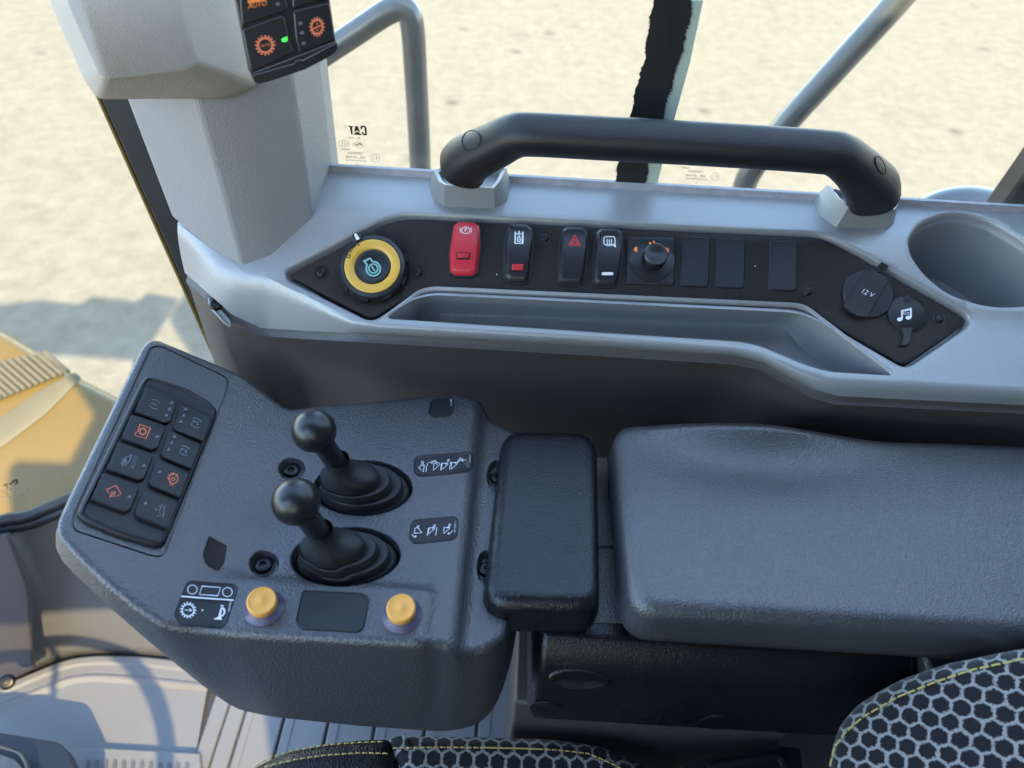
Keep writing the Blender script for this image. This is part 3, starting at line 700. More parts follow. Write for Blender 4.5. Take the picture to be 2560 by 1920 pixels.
# outer cab post: black seal and yellow frame
post = thing('cab_post', 'black rubber sealed cab post with a narrow yellow painted edge left of the pillar cover', 'post', PY(530, 900, .68))
def bar(pxs, y0, y1, th, name, m_):
    (a, b), (c, d) = pxs
    P = [PY(*a, y0), PY(*b, y0), PY(*d, y1), PY(*c, y1)]
    lo = [ext(P[0], P[3], -.1), ext(P[1], P[2], -.1)]; hi = [ext(P[0], P[3], 1.75), ext(P[1], P[2], 1.75)]
    mb = MB().slab([lo[0], lo[1], hi[1], hi[0]], Vector((-.3, -1, 0)).normalized(), th); return build(mb, name, m_, post, bevel=.003, seg=3)
bar((((252, 250), (345, 250)), ((545, 905), (620, 905))), .70, .70, .02, 'seal', M['rubber'])
bar((((243, 250), (250, 250)), ((537, 905), (544, 905))), .705, .705, .006, 'painted_edge', M['yellow'])

# ================================================================== HANGING MONITOR BOX AND KEYPAD
hb = thing('display_housing', 'large light grey housing hanging at the top left in front of the pillar', 'housing', PT(380, 240, .53))
def ringp(px, t): return [PT(x, y, tt) for (x, y), tt in zip(px, t)]
f0 = rnd(z1((250, -600), (370, 0), (548, 405), (590, 436), (1035, 380), (1085, 340), (968, 0), (840, -600)), [5, 40, 12, 12, 16, 16, 60, 5], 4)
f1 = rnd(z1((110, -600), (270, 0), (468, 450), (538, 549), (1270, 545), (1425, 470), (1335, 0), (1200, -600)), [5, 60, 18, 20, 34, 16, 60, 5], 4)
HA = PL(PT(330, 120, .505), (CAM-PT(330, 120, .505)).normalized()+Vector((-.04, 0, .16))); rA = [HA.at(*HA.hit(*p)) for p in f0]
HBp = PL(PT(330, 120, .536), (CAM-PT(330, 120, .536)).normalized()+Vector((-.06, 0, .10))); rB = [HBp.at(*HBp.hit(*p)) for p in f1]
rC = [p+Vector((-.01, .05, .01)) for p in rB]
def rl_(k_, b_): return [a.lerp(b, k_)+(CAM-a).normalized()*b_ for a, b in zip(rA, rB)]
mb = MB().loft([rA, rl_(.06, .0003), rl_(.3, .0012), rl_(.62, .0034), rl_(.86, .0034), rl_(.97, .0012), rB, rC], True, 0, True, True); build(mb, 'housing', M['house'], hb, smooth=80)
kc = PT(735, 60, .50); kn = (CAM-kc).normalized(); kn = (kn+Vector((.12, 0, -.05))).normalized()
kp = thing('transmission_keypad', 'black keypad with orange lit gear symbols and a green lamp on the hanging grey housing', 'keypad', kc)
KS = PL(kc, kn)
mb = MB(); lp = uvl(KS, rnd(zm((-150, -1500), (1500, -1500), (1950, 0), (2062, 770), (2095, 800), (2095, 910), (1980, 1030), (1500, 1280), (900, 1480), (700, 1535), (560, 1530), (525, 1400), (480, 1340), (220, 0)), 6, 2))
mb.stack(KS, lp, [(0, -.018), (0, -.0006), (.0006, 0)], step=0); build(mb, 'keypad_body', M['switch'], kp)
for pts in (((335, 560), (400, 520), (1060, 285), (1130, 330), (1230, 830), (1330, 960), (520, 1340), (480, 1250)), ((1270, 200), (1950, 40), (2050, 740), (1400, 985), (1320, 700), (1290, 330)), ((230, -700), (900, -800), (1200, 180), (1060, 240), (330, 480)), ((1230, -900), (1700, -900), (1930, -10), (1270, 160))):
    mb = MB(); lp = uvl(KS, rnd(zm(*pts), 8, 3), .002); mb.stack(KS, lp, [(0, 0), (.0002, .0012), (.0009, .0018)]); build(mb, 'key', M['switch'], kp, smooth=25)
mb = MB(); KK = .13562; fr = AF(KS, (560, 0), (KK, 0), (0, KK), .0021)
fr.line(mb, [(540, 1345), (1150, 1120), (2060, 765)], .0006); fr.line(mb, [(540, 1390), (700, 1345), (1290, 1175), (1320, 1130), (1410, 1095), (1450, 1115), (1900, 880), (2070, 800)], .0006)
build(mb, 'lip_edge', M['dim'], kp)
def ringfill(mb, fr, outer, inner_c, inner_r, ry=1, m=0):
    L = len(outer); inn = []
    for q in outer:
        a = math.atan2((q[1]-inner_c[1])/ry, q[0]-inner_c[0]); inn.append((inner_c[0]+inner_r*math.cos(a), inner_c[1]+inner_r*ry*math.sin(a)))
    ids = [mb.addv(fr.S.at(*fr.uv(*q), fr.h)) for q in outer]; jd = [mb.addv(fr.S.at(*fr.uv(*q), fr.h)) for q in inn]
    for i in range(L): j = (i+1) % L; mb.face((ids[i], ids[j], jd[j], jd[i]), m)
mb = MB(); ringfill(mb, fr, gear(760, 835, 150, 190, 16), (760, 835), 112); 
AF(KS, (560+765*KK, 835*KK), (KK*.98, -KK*.18), (KK*.12, -KK), .0021).text(mb, 'AUTO', 0, 0, 78, bold=.02, sx=.82)
build(mb, 'gear_symbol', M['orange'], kp)
mb = MB(); ringfill(mb, fr, gear(1715, 495, 112, 142, 16, 1.3), (1715, 495), 84, 1.3); fr.line(mb, [(1630, 535), (1810, 455)], .0008)
f2 = AF(KS, (560+1715*KK, 495*KK), (KK*.98, -KK*.2), (KK*.1, -KK), .0021); f2.text(mb, '6', -8, 62, 84); f2.text(mb, 'N', 8, -66, 84, bold=.02)
build(mb, 'neutral_symbol', M['orange'], kp)
mb = MB(); f2 = AF(KS, (560+620*KK, 85*KK), (KK*.98, -KK*.19), (KK*.12, -KK), .0021); f2.text(mb, 'AUTO', 0, 0, 150, bold=.03, sx=.85); fr.line(mb, [(440, 40), (760, -30)], .002); build(mb, 'auto_symbol', M['orange2'], kp)
mb = MB(); fr.fill(mb, rnd([(1055, 735), (1080, 705), (1165, 672), (1175, 730), (1155, 772), (1080, 775)], 12, 3)); build(mb, 'green_lamp', M['green'], kp)
mb = MB()
for c in ((1410, 430), (1440, 605), (1470, 800), (990, 75)): fr.fill(mb, ell(*c, 38, 34, 12))
build(mb, 'dark_lamps', M['dim'], kp)

# ================================================================== LEFT CONTROL POD
pod = thing('control_console', 'dark grey moulded control console with raised keypad wing, lever wells and printed labels', 'console', B.at(-.15, .35)-Vector((0, 0, .2)))
PR = [((384, 843), (384, 870)), ((398, 845), (398, 880)), ((564, 914), (564, 950)), ((615, 939), (615, 970)), ((662, 975), (662, 1000)), ((709, 1011), (712, 1040)), ((727, 1017), (735, 1050)), ((817, 1008), (820, 1050)), ((1143, 979), (1140, 1020)), ((1186, 990), (1180, 1030)), ((1209, 1004), (1200, 1050)), ((1222, 1036), (1225, 1080)), ((1245, 1054), (1250, 1100)), ((1276, 1069), (1270, 1120)), ((1330, 1110), (1300, 1250)), ((1320, 1300), (1295, 1450)), ((1292, 1500), (1270, 1690)), ((1262, 1590), (1238, 1770)), ((1215, 1628), (1205, 1812)), ((1150, 1640), (1130, 1828)), ((1110, 1619), (1090, 1828)), ((889, 1607), (900, 1815)), ((600, 1592), (680, 1792)), ((430, 1573), (585, 1772)), ((389, 1560), (545, 1750)), ((366, 1543), (478, 1692)), ((336, 1524), (411, 1636)), ((262, 1464), (299, 1539)), ((187, 1393), (224, 1468)), ((145, 1345), (150, 1402)), ((135, 1320), (122, 1352)), ((138, 1295), (116, 1330)), ((165, 1235), (150, 1290)), ((348, 862), (340, 900)), ((362, 847), (360, 875))]
pr2 = resamp(PR+[PR[0]], 22)[:-1]
tuv = [B.hit(*u) for u, v in pr2]
if area(tuv) < 0: tuv = tuv[::-1]; pr2 = pr2[::-1]
botp = []
for uvq, (u_, v_) in zip(tuv, pr2):
    T = B.at(*uvq); q = under(T, *v_); q.z = min(q.z, T.z-.03); botp.append(q)
for _ in range(3):
    botp = [(botp[i-1]+botp[i]*2+botp[(i+1) % len(botp)])/4 for i in range(len(botp))]
WELL1 = ell(907, 1219, 124, 68, 44, -.02); WELL2 = ell(864, 1391, 137, 72, 44, -.07)
SC = [ell(730, 1171, 33, 28, 28), ell(660, 1408, 36, 32, 28), ell(1244, 1189, 26, 40, 24), ell(1217, 1418, 24, 42, 24)]
GRO = rnd(N((376, 866), (402, 863), (575, 945), (566, 985), (410, 1395), (376, 1391), (176, 1325), (182, 1286)), [16, 16, 30, 10, 26, 10, 24, 10], 5)
w1, w2, sc_, gr = uvl(B, WELL1), uvl(B, WELL2), [uvl(B, s) for s in SC], uvl(B, dens(GRO, 20))
mb = MB(); rim = off(tuv, .007)
mb.sheet(B, rim, [grow(w1, .002), grow(w2, .002), gr]+[grow(s, .0015) for s in sc_], .0055)
def edge(k):
    a = math.pi/2*k; return (.007-.007*math.sin(a), -.007*(1-math.cos(a)))
R_ = [[B.at(u, v, 0)+Vector((0, 0, e[1])) for u, v in off(tuv, e[0])] for e in (edge(0), edge(.25), edge(.5), edge(.75), edge(1))]
R_ += [[a.lerp(b, t_)+((a-Vector((-.15, .38, a.z))).normalized()*math.sin(math.pi*t_)*.003) for a, b in zip(R_[-1], botp)] for t_ in (.12, .3, .5, .7, .85, .95)]
cB = sum(botp, Vector())/len(botp)
R_ += [botp, [p.lerp(cB, .04)-Vector((0, 0, .006)) for p in botp], [p.lerp(cB, .1)-Vector((0, 0, .008)) for p in botp]]
mb.loft(R_, True, 0, False, True)
for wq in (w1, w2): mb.stack(B, grow(wq, .002), fillet(0, .002)+[(.003, -.012), (.004, -.03)], step=.02)
for s in sc_: mb.stack(B, grow(s, .0015), fillet(0, .0015)+[(.0025, -.006), (.0032, -.009)])
mb.stack(B, gr, [(0, 0), (.0003, -.0022), (.0013, -.0022), (.0016, -.0003)], step=.006)
build(mb, 'console_body', M['pod'], pod, smooth=50)
for i, s in enumerate(SC):
    cx = sum(a[0] for a in s)/len(s); cy = sum(a[1] for a in s)/len(s); u = B.hit(cx-(2 if i < 2 else 0), cy+6, -.006); n = B.n(*u); o = B.at(*u, -.009)
    m_ = MB().lathe(o, n, [(.0088, 0), (.0088, .001), (.0070, .0014), (.0062, .0045), (.005, .0052), (.0028, .0052), (.0026, .003), (0, .003)], 28); build(m_, 'screw', M['screw'], pod)
# labels and stickers
def plate(name, S, px, m_, h=.0006, r=5, par=None, rim_=True):
    lp = uvl(S, rnd(px, r, 3)); mb = MB().stack(S, lp, [(0, -.0002), (.0002, h*.8), (.0007, h)]+([(.0010, h*.6)] if rim_ else []), step=.006)
    return build(mb, name, m_, par or pod)
pl0 = plate('printed_label', B, zl((75, 455), (105, 425), (150, 410), (790, 358), (848, 400), (835, 580), (780, 632), (150, 692), (68, 632)), M['blank'])
pl1 = plate('printed_label', B, zl((28, 1295), (78, 1240), (610, 1193), (662, 1240), (642, 1460), (580, 1512), (80, 1562), (8, 1485)), M['blank'])
pl2 = plate('printed_label', B, z5((1312, 155), (1345, 125), (1455, 112), (1482, 130), (1476, 225), (1440, 257), (1340, 264), (1298, 235)), M['blank'], r=4)
pl3 = plate('printed_label', B, zb((155, 75), (205, 50), (690, 85), (730, 125), (722, 170), (602, 540), (548, 577), (95, 550), (20, 440), (28, 395)), M['blank'], r=5)
plate('black_sticker', B, z7((1395, 105), (1520, 172), (1500, 290), (1455, 350), (1370, 290), (1355, 225)), M['panel'], r=4)
plate('cover_plate', B, z8((440, 213), (850, 233), (897, 270), (885, 330), (858, 470), (820, 505), (425, 482), (383, 440), (395, 370), (425, 235)), M['blank'], h=.0018, r=9)
kq = .19286; hL = .0010
def bucket(fr, mb, x, y, s, mode, wd=.00055):
    f = lambda pts: [(x+a*s, y+b*s) for a, b in pts]
    sh_ = {'a': [(-.1, .55), (-.75, -.1), (.25, -1), (.45, .45), (.15, .75)], 'b': [(-.55, .55), (-.75, -.95), (.8, .35), (.5, .75)], 'c': [(-.75, .55), (-.9, -.95), (.55, .3), (.5, .55)], 'd': [(-.6, .4), (-.8, -.75), (.95, -.6), (-.05, .75)]}[mode]
    fr.line(mb, f(sh_), wd, True); fr.fill(mb, [(x+.12*s+.14*s*math.cos(a), y+.35*s+.14*s*math.sin(a)) for a in (0, 1, 2, 3, 4, 5)])
mb = MB(); fr = AF(B, (1020, 1060), (kq, 0), (0, -kq), hL)
bucket(fr, mb, 185, -560, 60, 'a'); bucket(fr, mb, 370, -545, 60, 'b'); bucket(fr, mb, 485, -540, 58, 'c'); bucket(fr, mb, 610, -530, 58, 'c')
for a in ([(182, -518), (175, -478)], [(200, -515), (194, -478)], [(362, -505), (332, -468)], [(380, -505), (352, -468)], [(508, -490), (522, -452)], [(524, -490), (538, -455)], [(640, -490), (682, -436)], [(655, -494), (698, -442)],
          [(437, -500), (422, -602)], [(552, -490), (540, -592)], [(248, -505), (252, -530), (232, -560), (242, -590), (230, -622)], [(262, -502), (325, -492)], [(300, -478), (328, -491), (302, -514)], [(760, -465), (695, -470)], [(720, -452), (692, -470), (720, -488)]): fr.line(mb, a, .00055)
fr_v = lambda cx, cy, s, tx: AF(B, (1020+cx*kq, 1060+cy*kq), (.06*kq, -kq), (-kq, -.04*kq), hL).text(mb, tx, 0, 0, s)
fr_v(805, 450, 26, '577-9110'); build(mb, 'label_symbols', M['white'], pl0); mb = MB()
bucket(fr, mb, 125, -1375, 56, 'd'); bucket(fr, mb, 315, -1375, 54, 'c'); bucket(fr, mb, 510, -1370, 54, 'c')
for a in ([(112, -1350), (128, -1312)], [(128, -1350), (146, -1315)], [(326, -1340), (342, -1302)], [(342, -1340), (358, -1304)], [(520, -1335), (538, -1292)], [(536, -1335), (555, -1294)],
          [(265, -1348), (248, -1450)], [(375, -1340), (358, -1445)], [(48, -1428), (70, -1455), (104, -1462)], [(98, -1440), (106, -1462), (72, -1474)], [(578, -1382), (560, -1405), (515, -1425)], [(530, -1405), (512, -1425), (545, -1430)]): fr.line(mb, a, .00055)
fr_v(612, 1330, 32, '577-9107 1'); build(mb, 'label_symbols', M['white'], pl1); mb = MB()
AF(B, z5((1460, 155))[0], (0, -.36), (-.36, 0), hL).text(mb, '192-4886', 0, 0, 14)
build(mb, 'label_symbols', M['white'], pl2)
mb = MB(); kb = .22604; fr = AF(B, (430, 1440), (kb, 0), (0, kb), hL)
fr.line(mb, ell(225, 150, 52, 49, 30), .00055, True); fr.line(mb, ell(612, 178, 53, 50, 30), .00055, True); fr.line(mb, [(333, 112), (538, 128), (506, 218), (302, 204)], .00055, True); fr.line(mb, [(102, 225), (685, 268)], .0011)
ringfill(mb, fr, gear(178, 378, 70, 90, 15), (178, 378), 58); fr.line(mb, [(138, 374), (215, 380)], .00055); fr.line(mb, [(192, 360), (218, 380), (190, 394)], .00055); fr.fill(mb, ell(336, 378, 10, 10, 10))
fr.fill(mb, [(538, 350), (556, 350), (540, 440), (554, 485), (455, 478), (512, 450)]); fr.line(mb, [(540, 330), (568, 332)], .0012); fr.line(mb, [(552, 348), (578, 370), (580, 410), (560, 438), (540, 440)], .0012)
AF(B, (430+640*kb, 1440+335*kb), (kb*-.18, kb), (kb*-1, kb*-.1), hL).text(mb, '577-9109', 0, 0, 30)
build(mb, 'label_symbols', M['white'], pl3)

# ---- keypad on the raised wing
KB = surf_off(B, .0)
kc = B.at(*B.hit(370, 1110)); kp = thing('implement_keypad', 'black eight button keypad with orange and grey symbols on the raised wing', 'keypad', kc)
lp = uvl(B, dens(rnd(zk((630, 82), (690, 85), (1000, 190), (1185, 300), (1250, 372), (1240, 430), (835, 1440), (795, 1535), (715, 1545), (400, 1455), (120, 1335), (45, 1275), (60, 1215), (590, 130)), [12, 12, 10, 12, 12, 8, 8, 14, 14, 8, 10, 14, 10, 8], 4), 14), .002)
mb = MB().stack(B, lp, [(-.0004, -.0006), (0, .0030), (.0008, .0042), (.0024, .0048), (.0034, .0030), (.0044, .0026)], step=.008); build(mb, 'keypad_body', M['blank'], kp)
KEYS = [((640, 165), (880, 245), (908, 285), (855, 455), (805, 472), (545, 370)), ((510, 400), (780, 480), (808, 520), (742, 685), (695, 702), (430, 605)), ((400, 640), (668, 728), (697, 768), (628, 945), (580, 967), (300, 870)), ((265, 905), (550, 1000), (580, 1040), (508, 1215), (460, 1242), (165, 1130)),
        ((945, 312), (985, 318), (1215, 425), (1140, 630), (885, 530), (873, 498)), ((835, 545), (870, 538), (1115, 665), (1035, 870), (790, 768), (768, 730)), ((725, 798), (765, 783), (1015, 910), (935, 1120), (680, 1012), (662, 980)), ((612, 1062), (650, 1048), (920, 1160), (830, 1390), (562, 1282), (543, 1240))]
HK = .0066; keyo = []
for q in KEYS:
    lp = uvl(B, rnd(zk(*q), 4, 3), HK); mb = MB().stack(B, lp, [(-.0002, .002), (0, HK*.85), (.0003, HK*.94), (.0011, HK)], step=0)
    keyo.append(build(mb, 'key', M['blank'], kp, smooth=28))
# dividing ridges and the hinge lip
mb = MB(); fr = AF(B, (180, 920), (.28944, 0), (0, .28944), .0052)
for a, b in (((690, 150), (1225, 410)), ((1225, 415), (830, 1400)), ((620, 150), (110, 1180))): fr.line(mb, [a, b], .0007)
build(mb, 'frame_edge', M['rubber'], kp)
fk = AF(B, (180, 920), (.28944, 0), (0, .28944), HK+.0003)
def kt(cx, cy, tx, s, m_, key, **kw):       # symbols are turned so they read from the driver's right
    mb = MB(); AF(B, (180+cx*.28944, 920+cy*.28944), (.28944*.36, -.28944*.93), (-.28944*.93, -.28944*.40), HK+.0003).text(mb, tx, 0, 0, s, **kw); build(mb, 'symbol', m_, keyo[key])
kt(712, 312, '{1}', 82, M['dim'], 0); kt(1068, 472, '{3}', 82, M['dim'], 4); kt(968, 712, '{2}', 82, M['dim'], 5); kt(540, 815, 'AUTO', 52, M['dim'], 2, bold=.02, sx=.85)
def ks(key, m_, lines, wd=.0005, fills=()):
    mb = MB()
    for l in lines: fk.line(mb, l[0], wd, l[1])
    for f in fills: fk.fill(mb, f)
    return build(mb, 'symbol', m_, keyo[key])
ks(1, M['orange'], [([(585, 488), (678, 518), (637, 610), (545, 582), (545, 560), (570, 548)], True), (gear(612, 548, 22, 31, 8), True)], .0006)
ks(2, M['dim'], [([(445, 790), (470, 765), (510, 770), (500, 800), (455, 842), (440, 825)], True), ([(505, 770), (522, 750)], False), ([(495, 762), (510, 745)], False), ([(440, 850), (425, 820), (440, 825), (430, 810)], False)], .0007, [[(448, 795), (462, 780), (475, 800), (455, 835)]])
ks(3, M['orange'], [([(320, 1085), (295, 1050), (382, 1015), (425, 1090), (380, 1110)], False), ([(332, 1100), (352, 1065), (372, 1065), (360, 1115), (330, 1108)], True), ([(322, 1118), (345, 1095), (365, 1078)], False)], .0005)
ks(6, M['orange'], [(ell(875, 955, 40, 42, 24), True), (ell(872, 960, 16, 13, 14), True), ([(880, 902), (872, 925)], False), ([(908, 915), (895, 940)], False), ([(820, 945), (842, 958)], False), ([(832, 918), (855, 925), (862, 905)], False), ([(848, 1012), (855, 992)], False), ([(868, 1020), (874, 998)], False)], .0006)
ks(7, M['dim'], [([(745, 1275), (788, 1285), (800, 1190), (775, 1180), (755, 1240), (765, 1270)], False), ([(728, 1270), (748, 1280)], False), ([(715, 1215), (740, 1225)], False), ([(722, 1230), (735, 1208)], False), ([(745, 1200), (758, 1188)], False)], .0005)
fk2 = lambda key, pts: [ks(key, M['dim'], [], fills=[[(x-16, y+8), (x+4, y-14), (x+18, y-6), (x+12, y+12)] for x, y in pts])]
fk2(0, [(858, 300), (838, 355), (812, 408)]); fk2(1, [(732, 592)]); fk2(2, [(618, 842)]); fk2(3, [(492, 1112)]); fk2(4, [(978, 355), (960, 410), (938, 462)]); fk2(5, [(882, 592), (858, 645), (832, 702)]); fk2(6, [(752, 898)]); fk2(7, [(632, 1168)])

# ---- levers
def lever(kpx, kr, npx, base, label, tiers):
    bc = B.at(*B.hit(*base[0]))-Vector((0, 0, .012)); neck = PZ(*npx, ZL+.034); kn_ = PZ(*kpx, ZL+.080)
    R = kr/FPX*(kn_-CAM).dot(FW)*.985
    t = thing('control_lever', label, 'lever', bc, 'black ball levers on the console')
    ax = (kn_-neck).normalized()
    pr = [(.0085, -.006), (.0090, 0), (.0088, (kn_-neck).length-R*.9)]
    mb = MB().lathe(neck, ax, pr, 28); build(mb, 'shaft', M['knob'], t)
    prof = [(R*math.sin(math.pi*(i+.001)/24), -R*math.cos(math.pi*i/24)) for i in range(1, 24)]; prof.append((0, R))
    mb = MB().lathe(kn_, ax, prof, 48); build(mb, 'ball_knob', M['knob'], t, smooth=80)
    # bellows: elliptic rings stepping from the well up to the neck
    lp = [Vector((a[0], a[1])) for a in uvl(B, ell(*base[0], *base[1], 44, base[2]))]
    c0 = sum(lp, Vector((0, 0)))/len(lp); rings = []; D = [(a-c0) for a in lp]
    prof = [(1, -.022, 0), (1, -.004, 0), (.985, 0, .01), (.955, .0014, .03), (.90, .0010, .07), (.888, .0078, .09), (.868, .0094, .12), (.82, .0099, .22), (.77, .0088, .33), (.758, .0157, .35), (.74, .0173, .38), (.69, .0178, .48), (.625, .0166, .56), (.613, .0238, .58), (.59, .0262, .62), (.52, .0284, .70), (.40, .0308, .80), (.29, .034, .9), (.225, .038, .97), (.205, .042, 1), (.2, .047, 1)]
    nx = Vector((neck.x, neck.y)); rN = .0125
    for s, z, k_ in prof:
        c = c0.lerp(nx, k_); rings.append([])
        for d in D:
            e = d*s*.97; 
            w_ = sstep(.62, .2, s); e = e.lerp(d.normalized()*(.0100+(s-.2)*.036), w_)
            rings[-1].append(Vector((c.x+e.x, c.y+e.y, ZL-.004+z)))
    mb = MB().loft(rings, True); build(mb, 'rubber_boot', M['rubber'], t, smooth=38)
lever((785, 1077), 56, (846, 1165), ((909, 1221), (119, 63), -.02), 'black ball lever nearer the window, upper one of the two levers', 4)
lever((740, 1254), 61, (803, 1340), ((866, 1393), (131, 67), -.07), 'black ball lever nearer the yellow buttons, lower one of the two levers', 4)

# ---- yellow push buttons
for bpx_, cpx, lb in (((661, 1520), (653, 1500), 'yellow push button on a violet grey base beside the horn and gear label'), ((1006, 1538), (1002, 1518), 'yellow push button on a violet grey base right of the blank cover plate')):
    u = B.hit(*bpx_); o = B.at(*u); tp = B.at(*B.hit(*cpx, .017), .017); ax = (tp-o).normalized()
    t = thing('push_button', lb, 'button', o, 'yellow push buttons on the console')
    mb = MB().lathe(o, Vector((0, 0, 1)), [(.0150, -.0005), (.0149, .0008), (.0136, .0018), (.0096, .0062), (.0080, .009)], 40); build(mb, 'base_cone', M['ybase'], t)
    mb = MB().lathe(o, ax, [(.0086, .0078), (.0101, .0085), (.0106, .0098), (.0106, .0156), (.0102, .0165), (.0094, .0169), (.0088, .0166), (.0030, .0165), (.0024, .0169), (0, .0169)], 40); build(mb, 'cap', M['ybtn'], t)

# ================================================================== ARM PADS
def fpad(x, y): return ZL+.004
P1 = HF(fpad, 1.0)
pd = MB(); lp = uvl(P1, dens(rnd(N((1288, 1090), (1462, 1096), (1462, 1480), (1250, 1476)), 22, 4), 20))
rings = [(0, 0)]+[(-.013*math.sin(a), -.013*(1-math.cos(a))) for a in [math.pi/2*i/6 for i in range(1, 7)]]+[(-.0150, -.030), (-.0145, -.037), (-.011, -.042), (0, -.044)]
pd.loft([[P1.at(u, v, h) for u, v in off(lp, d)] for d, h in rings], True, 0, False, True); pd.sheet(P1, lp, (), .008)
tag(build(pd, 'wrist_pad', M['pad'], smooth=70), 'narrow glossy black vinyl wrist pad between the lever console and the big armrest', 'pad')
def fArm(x, y):
    z = .815 + .022*math.exp(-((x-.235)/.085)**2-((y-.478)/.026)**2) - .006*math.exp(-((x-.22)/.09)**2-((y-.425)/.030)**2)
    return z
P2 = HF(fArm, 1.0)
ar = MB(); lp = uvl(P2, dens(rnd(N((1574, 1080), (1760, 1068), (1940, 1072), (2100, 1100), (2210, 1118), (2400, 1122), (2800, 1140), (2800, 1560), (1618, 1488)), [16, 60, 60, 60, 60, 30, 10, 10, 24], 5), 24))
rings = [(0, 0)]+[(-.014*math.sin(a), -.014*(1-math.cos(a))) for a in [math.pi/2*i/6 for i in range(1, 7)]]+[(-.0160, -.030), (-.0165, -.036), (-.0155, -.0385), (-.0150, -.042), (-.006, -.045)]
L_ = [[Vector((u, v, P2.f(*lp[i])+h)) for i, (u, v) in enumerate(off(lp, d))] for d, h in rings]
ar.loft(L_, True, 0, False, True); ar.sheet(P2, lp, (), .006)
tag(build(ar, 'armrest', M['arm'], smooth=70), 'wide dark grey vinyl armrest with a low hump along its window side', 'armrest')

# bracket seen between the pads, and the glossy support box below
br = thing('armrest_bracket', 'flat dark grey bracket with a small slot showing between wrist pad and armrest', 'bracket', PZ(1500, 1300, .745))
mb = MB(); BZ = .752
def prism(mb, pts, z, th, m=0): mb.slab([PZ(x, y, z) for x, y in pts], Vector((0, 0, 1)), th, m)
prism(mb, N((1440, 1160), (1484, 1146), (1502, 1142), (1530, 1146), (1600, 1160), (1600, 1364), (1440, 1364)), BZ, .01)
prism(mb, N((1440, 1370), (1600, 1370), (1600, 1556), (1440, 1556)), BZ, .01)
build(mb, 'plate', M['pod'], br, bevel=.001)
mb = MB(); mb.stack(HF(lambda x, y: BZ, 1.0), uvl(HF(lambda x, y: BZ, 1.0), rnd(N((1520, 1206), (1560, 1206), (1560, 1246), (1520, 1246)), 5)), [(0, .0004), (.0004, .0006)]); build(mb, 'slot', M['panel'], br)
sb = thing('armrest_support', 'glossy black leather grained support box below the armrest with oval finger scoops', 'support box', PZ(1700, 1800, .6))
# profile of the box in the YZ plane, swept along X
yz = [(.470, .750), (.286, .750), (.272, .739), (.265, .722), (.262, .716), (.266, .626), (.281, .606), (.470, .60)]
xl, xr = .018, .345
def sec(x, dx): return [Vector((x+(dx if y < .3 else 0), y, z)) for y, z in yz]
mb = MB().loft([[p+Vector((.010, .012, -.006 if p.z > .6 else .006)) for p in sec(xl, .004)], sec(xl+.016, .004), sec(xr, 0)], True, 0, True, True)
sup = build(mb, 'box', M['gloss'], sb, smooth=30, bevel=.005, seg=3)
for e in ((1448, 1700, 72, 26, .06), (1366, 1771, 36, 15, .04), (1792, 1804, 38, 15, 0)):
    p, n = cast(sup, 'sup', e[0], e[1])
    if p:
        q = PL(p, n); lp = uvl(q, ell(e[0], e[1], e[2], e[3], 36, e[4])); mb = MB().stack(q, lp, [(-.002, .0001), (-.001, .0012), (0, .0016), (.003, .0012), (.006, .0006), (.010, .0003)]); build(mb, 'finger_scoop', M['gloss'], sb, smooth=60)
mb = MB().box((.02, .29, .10), (.30, .43, .598)); build(mb, 'pedestal', M['wall'], sb, bevel=.004)
mb = MB().box((xr+.004, .27, .66), (xr+.20, .45, .755)); build(mb, 'rear_bracket', M['pod'], sb, bevel=.004)
ch = MB().sweep([PZ(1316, 1812, .40), PZ(1322, 1860, .30)], .004, 10); tag(build(ch, 'metal_rod', M['steel']), 'short thin metal rod standing left of the seat below the support box', 'rod')

# ================================================================== SEAT
seat = thing('operator_seat', 'operator seat in black leather and honeycomb fabric with yellow stitching', 'seat', (.2, .0, .0))
def seatpart(name, S, px, m_, rings, step, sc, parent, base=(0, 0)):
    lp = uvl(S, px, -.012); mb = MB(); mb.loft([[S.at(u, v, h) for u, v in off(lp, d)] for d, h in rings], True, 0, False, True); mb.sheet(S, off(lp, rings[0][0]), (), step, rings[0][1])
    o = build(mb, name, m_, parent, smooth=70)
    if sc:
        me = o.data; uvm = me.uv_layers.new(name='UVMap'); wl_ = wloc(parent)
        for l in me.loops:
            p = me.vertices[l.vertex_index].co+wl_
            if isinstance(S, PL): q = p-S.o; a, b = q.dot(S.ex), q.dot(S.ey)
            else: a, b = p.x, p.y
            uvm.data[l.index].uv = (a/sc, b/sc*.92)
    return o, lp
SC1 = HF(lambda x, y: .56-.10*sstep(.12, .30, y)*0 + .012*math.exp(-((y-.17)/.04)**2), 1.0)
rr = [(.018, 0), (.012, -.001), (.006, -.004), (.002, -.009), (0, -.017), (0, -.04), (.004, -.08)]
HEXC = N((968, 1851), (985, 1838), (1215, 1841), (1380, 1847), (1494, 1862), (1580, 1897), (1680, 1970), (1750, 2060), (1750, 2500), (1080, 2500), (1010, 1990))
LEAC = N((560, 2000), (600, 1945), (650, 1910), (727, 1876), (817, 1858), (900, 1849), (980, 1846), (1025, 1990), (1095, 2500), (400, 2500))
_, lph = seatpart('fabric_cushion', SC1, dens(rnd(HEXC, 20, 3), 25), M['hex'], rr, .012, .0155, seat)
_, lpl = seatpart('leather_bolster', SC1, dens(rnd(LEAC, 20, 3), 25), M['leather'], rr, .012, 0, seat)
bc = PT(2400, 1850, .50); bn = (Vector((-.62, -.1, .75))).normalized(); SB_ = PL(bc, bn)
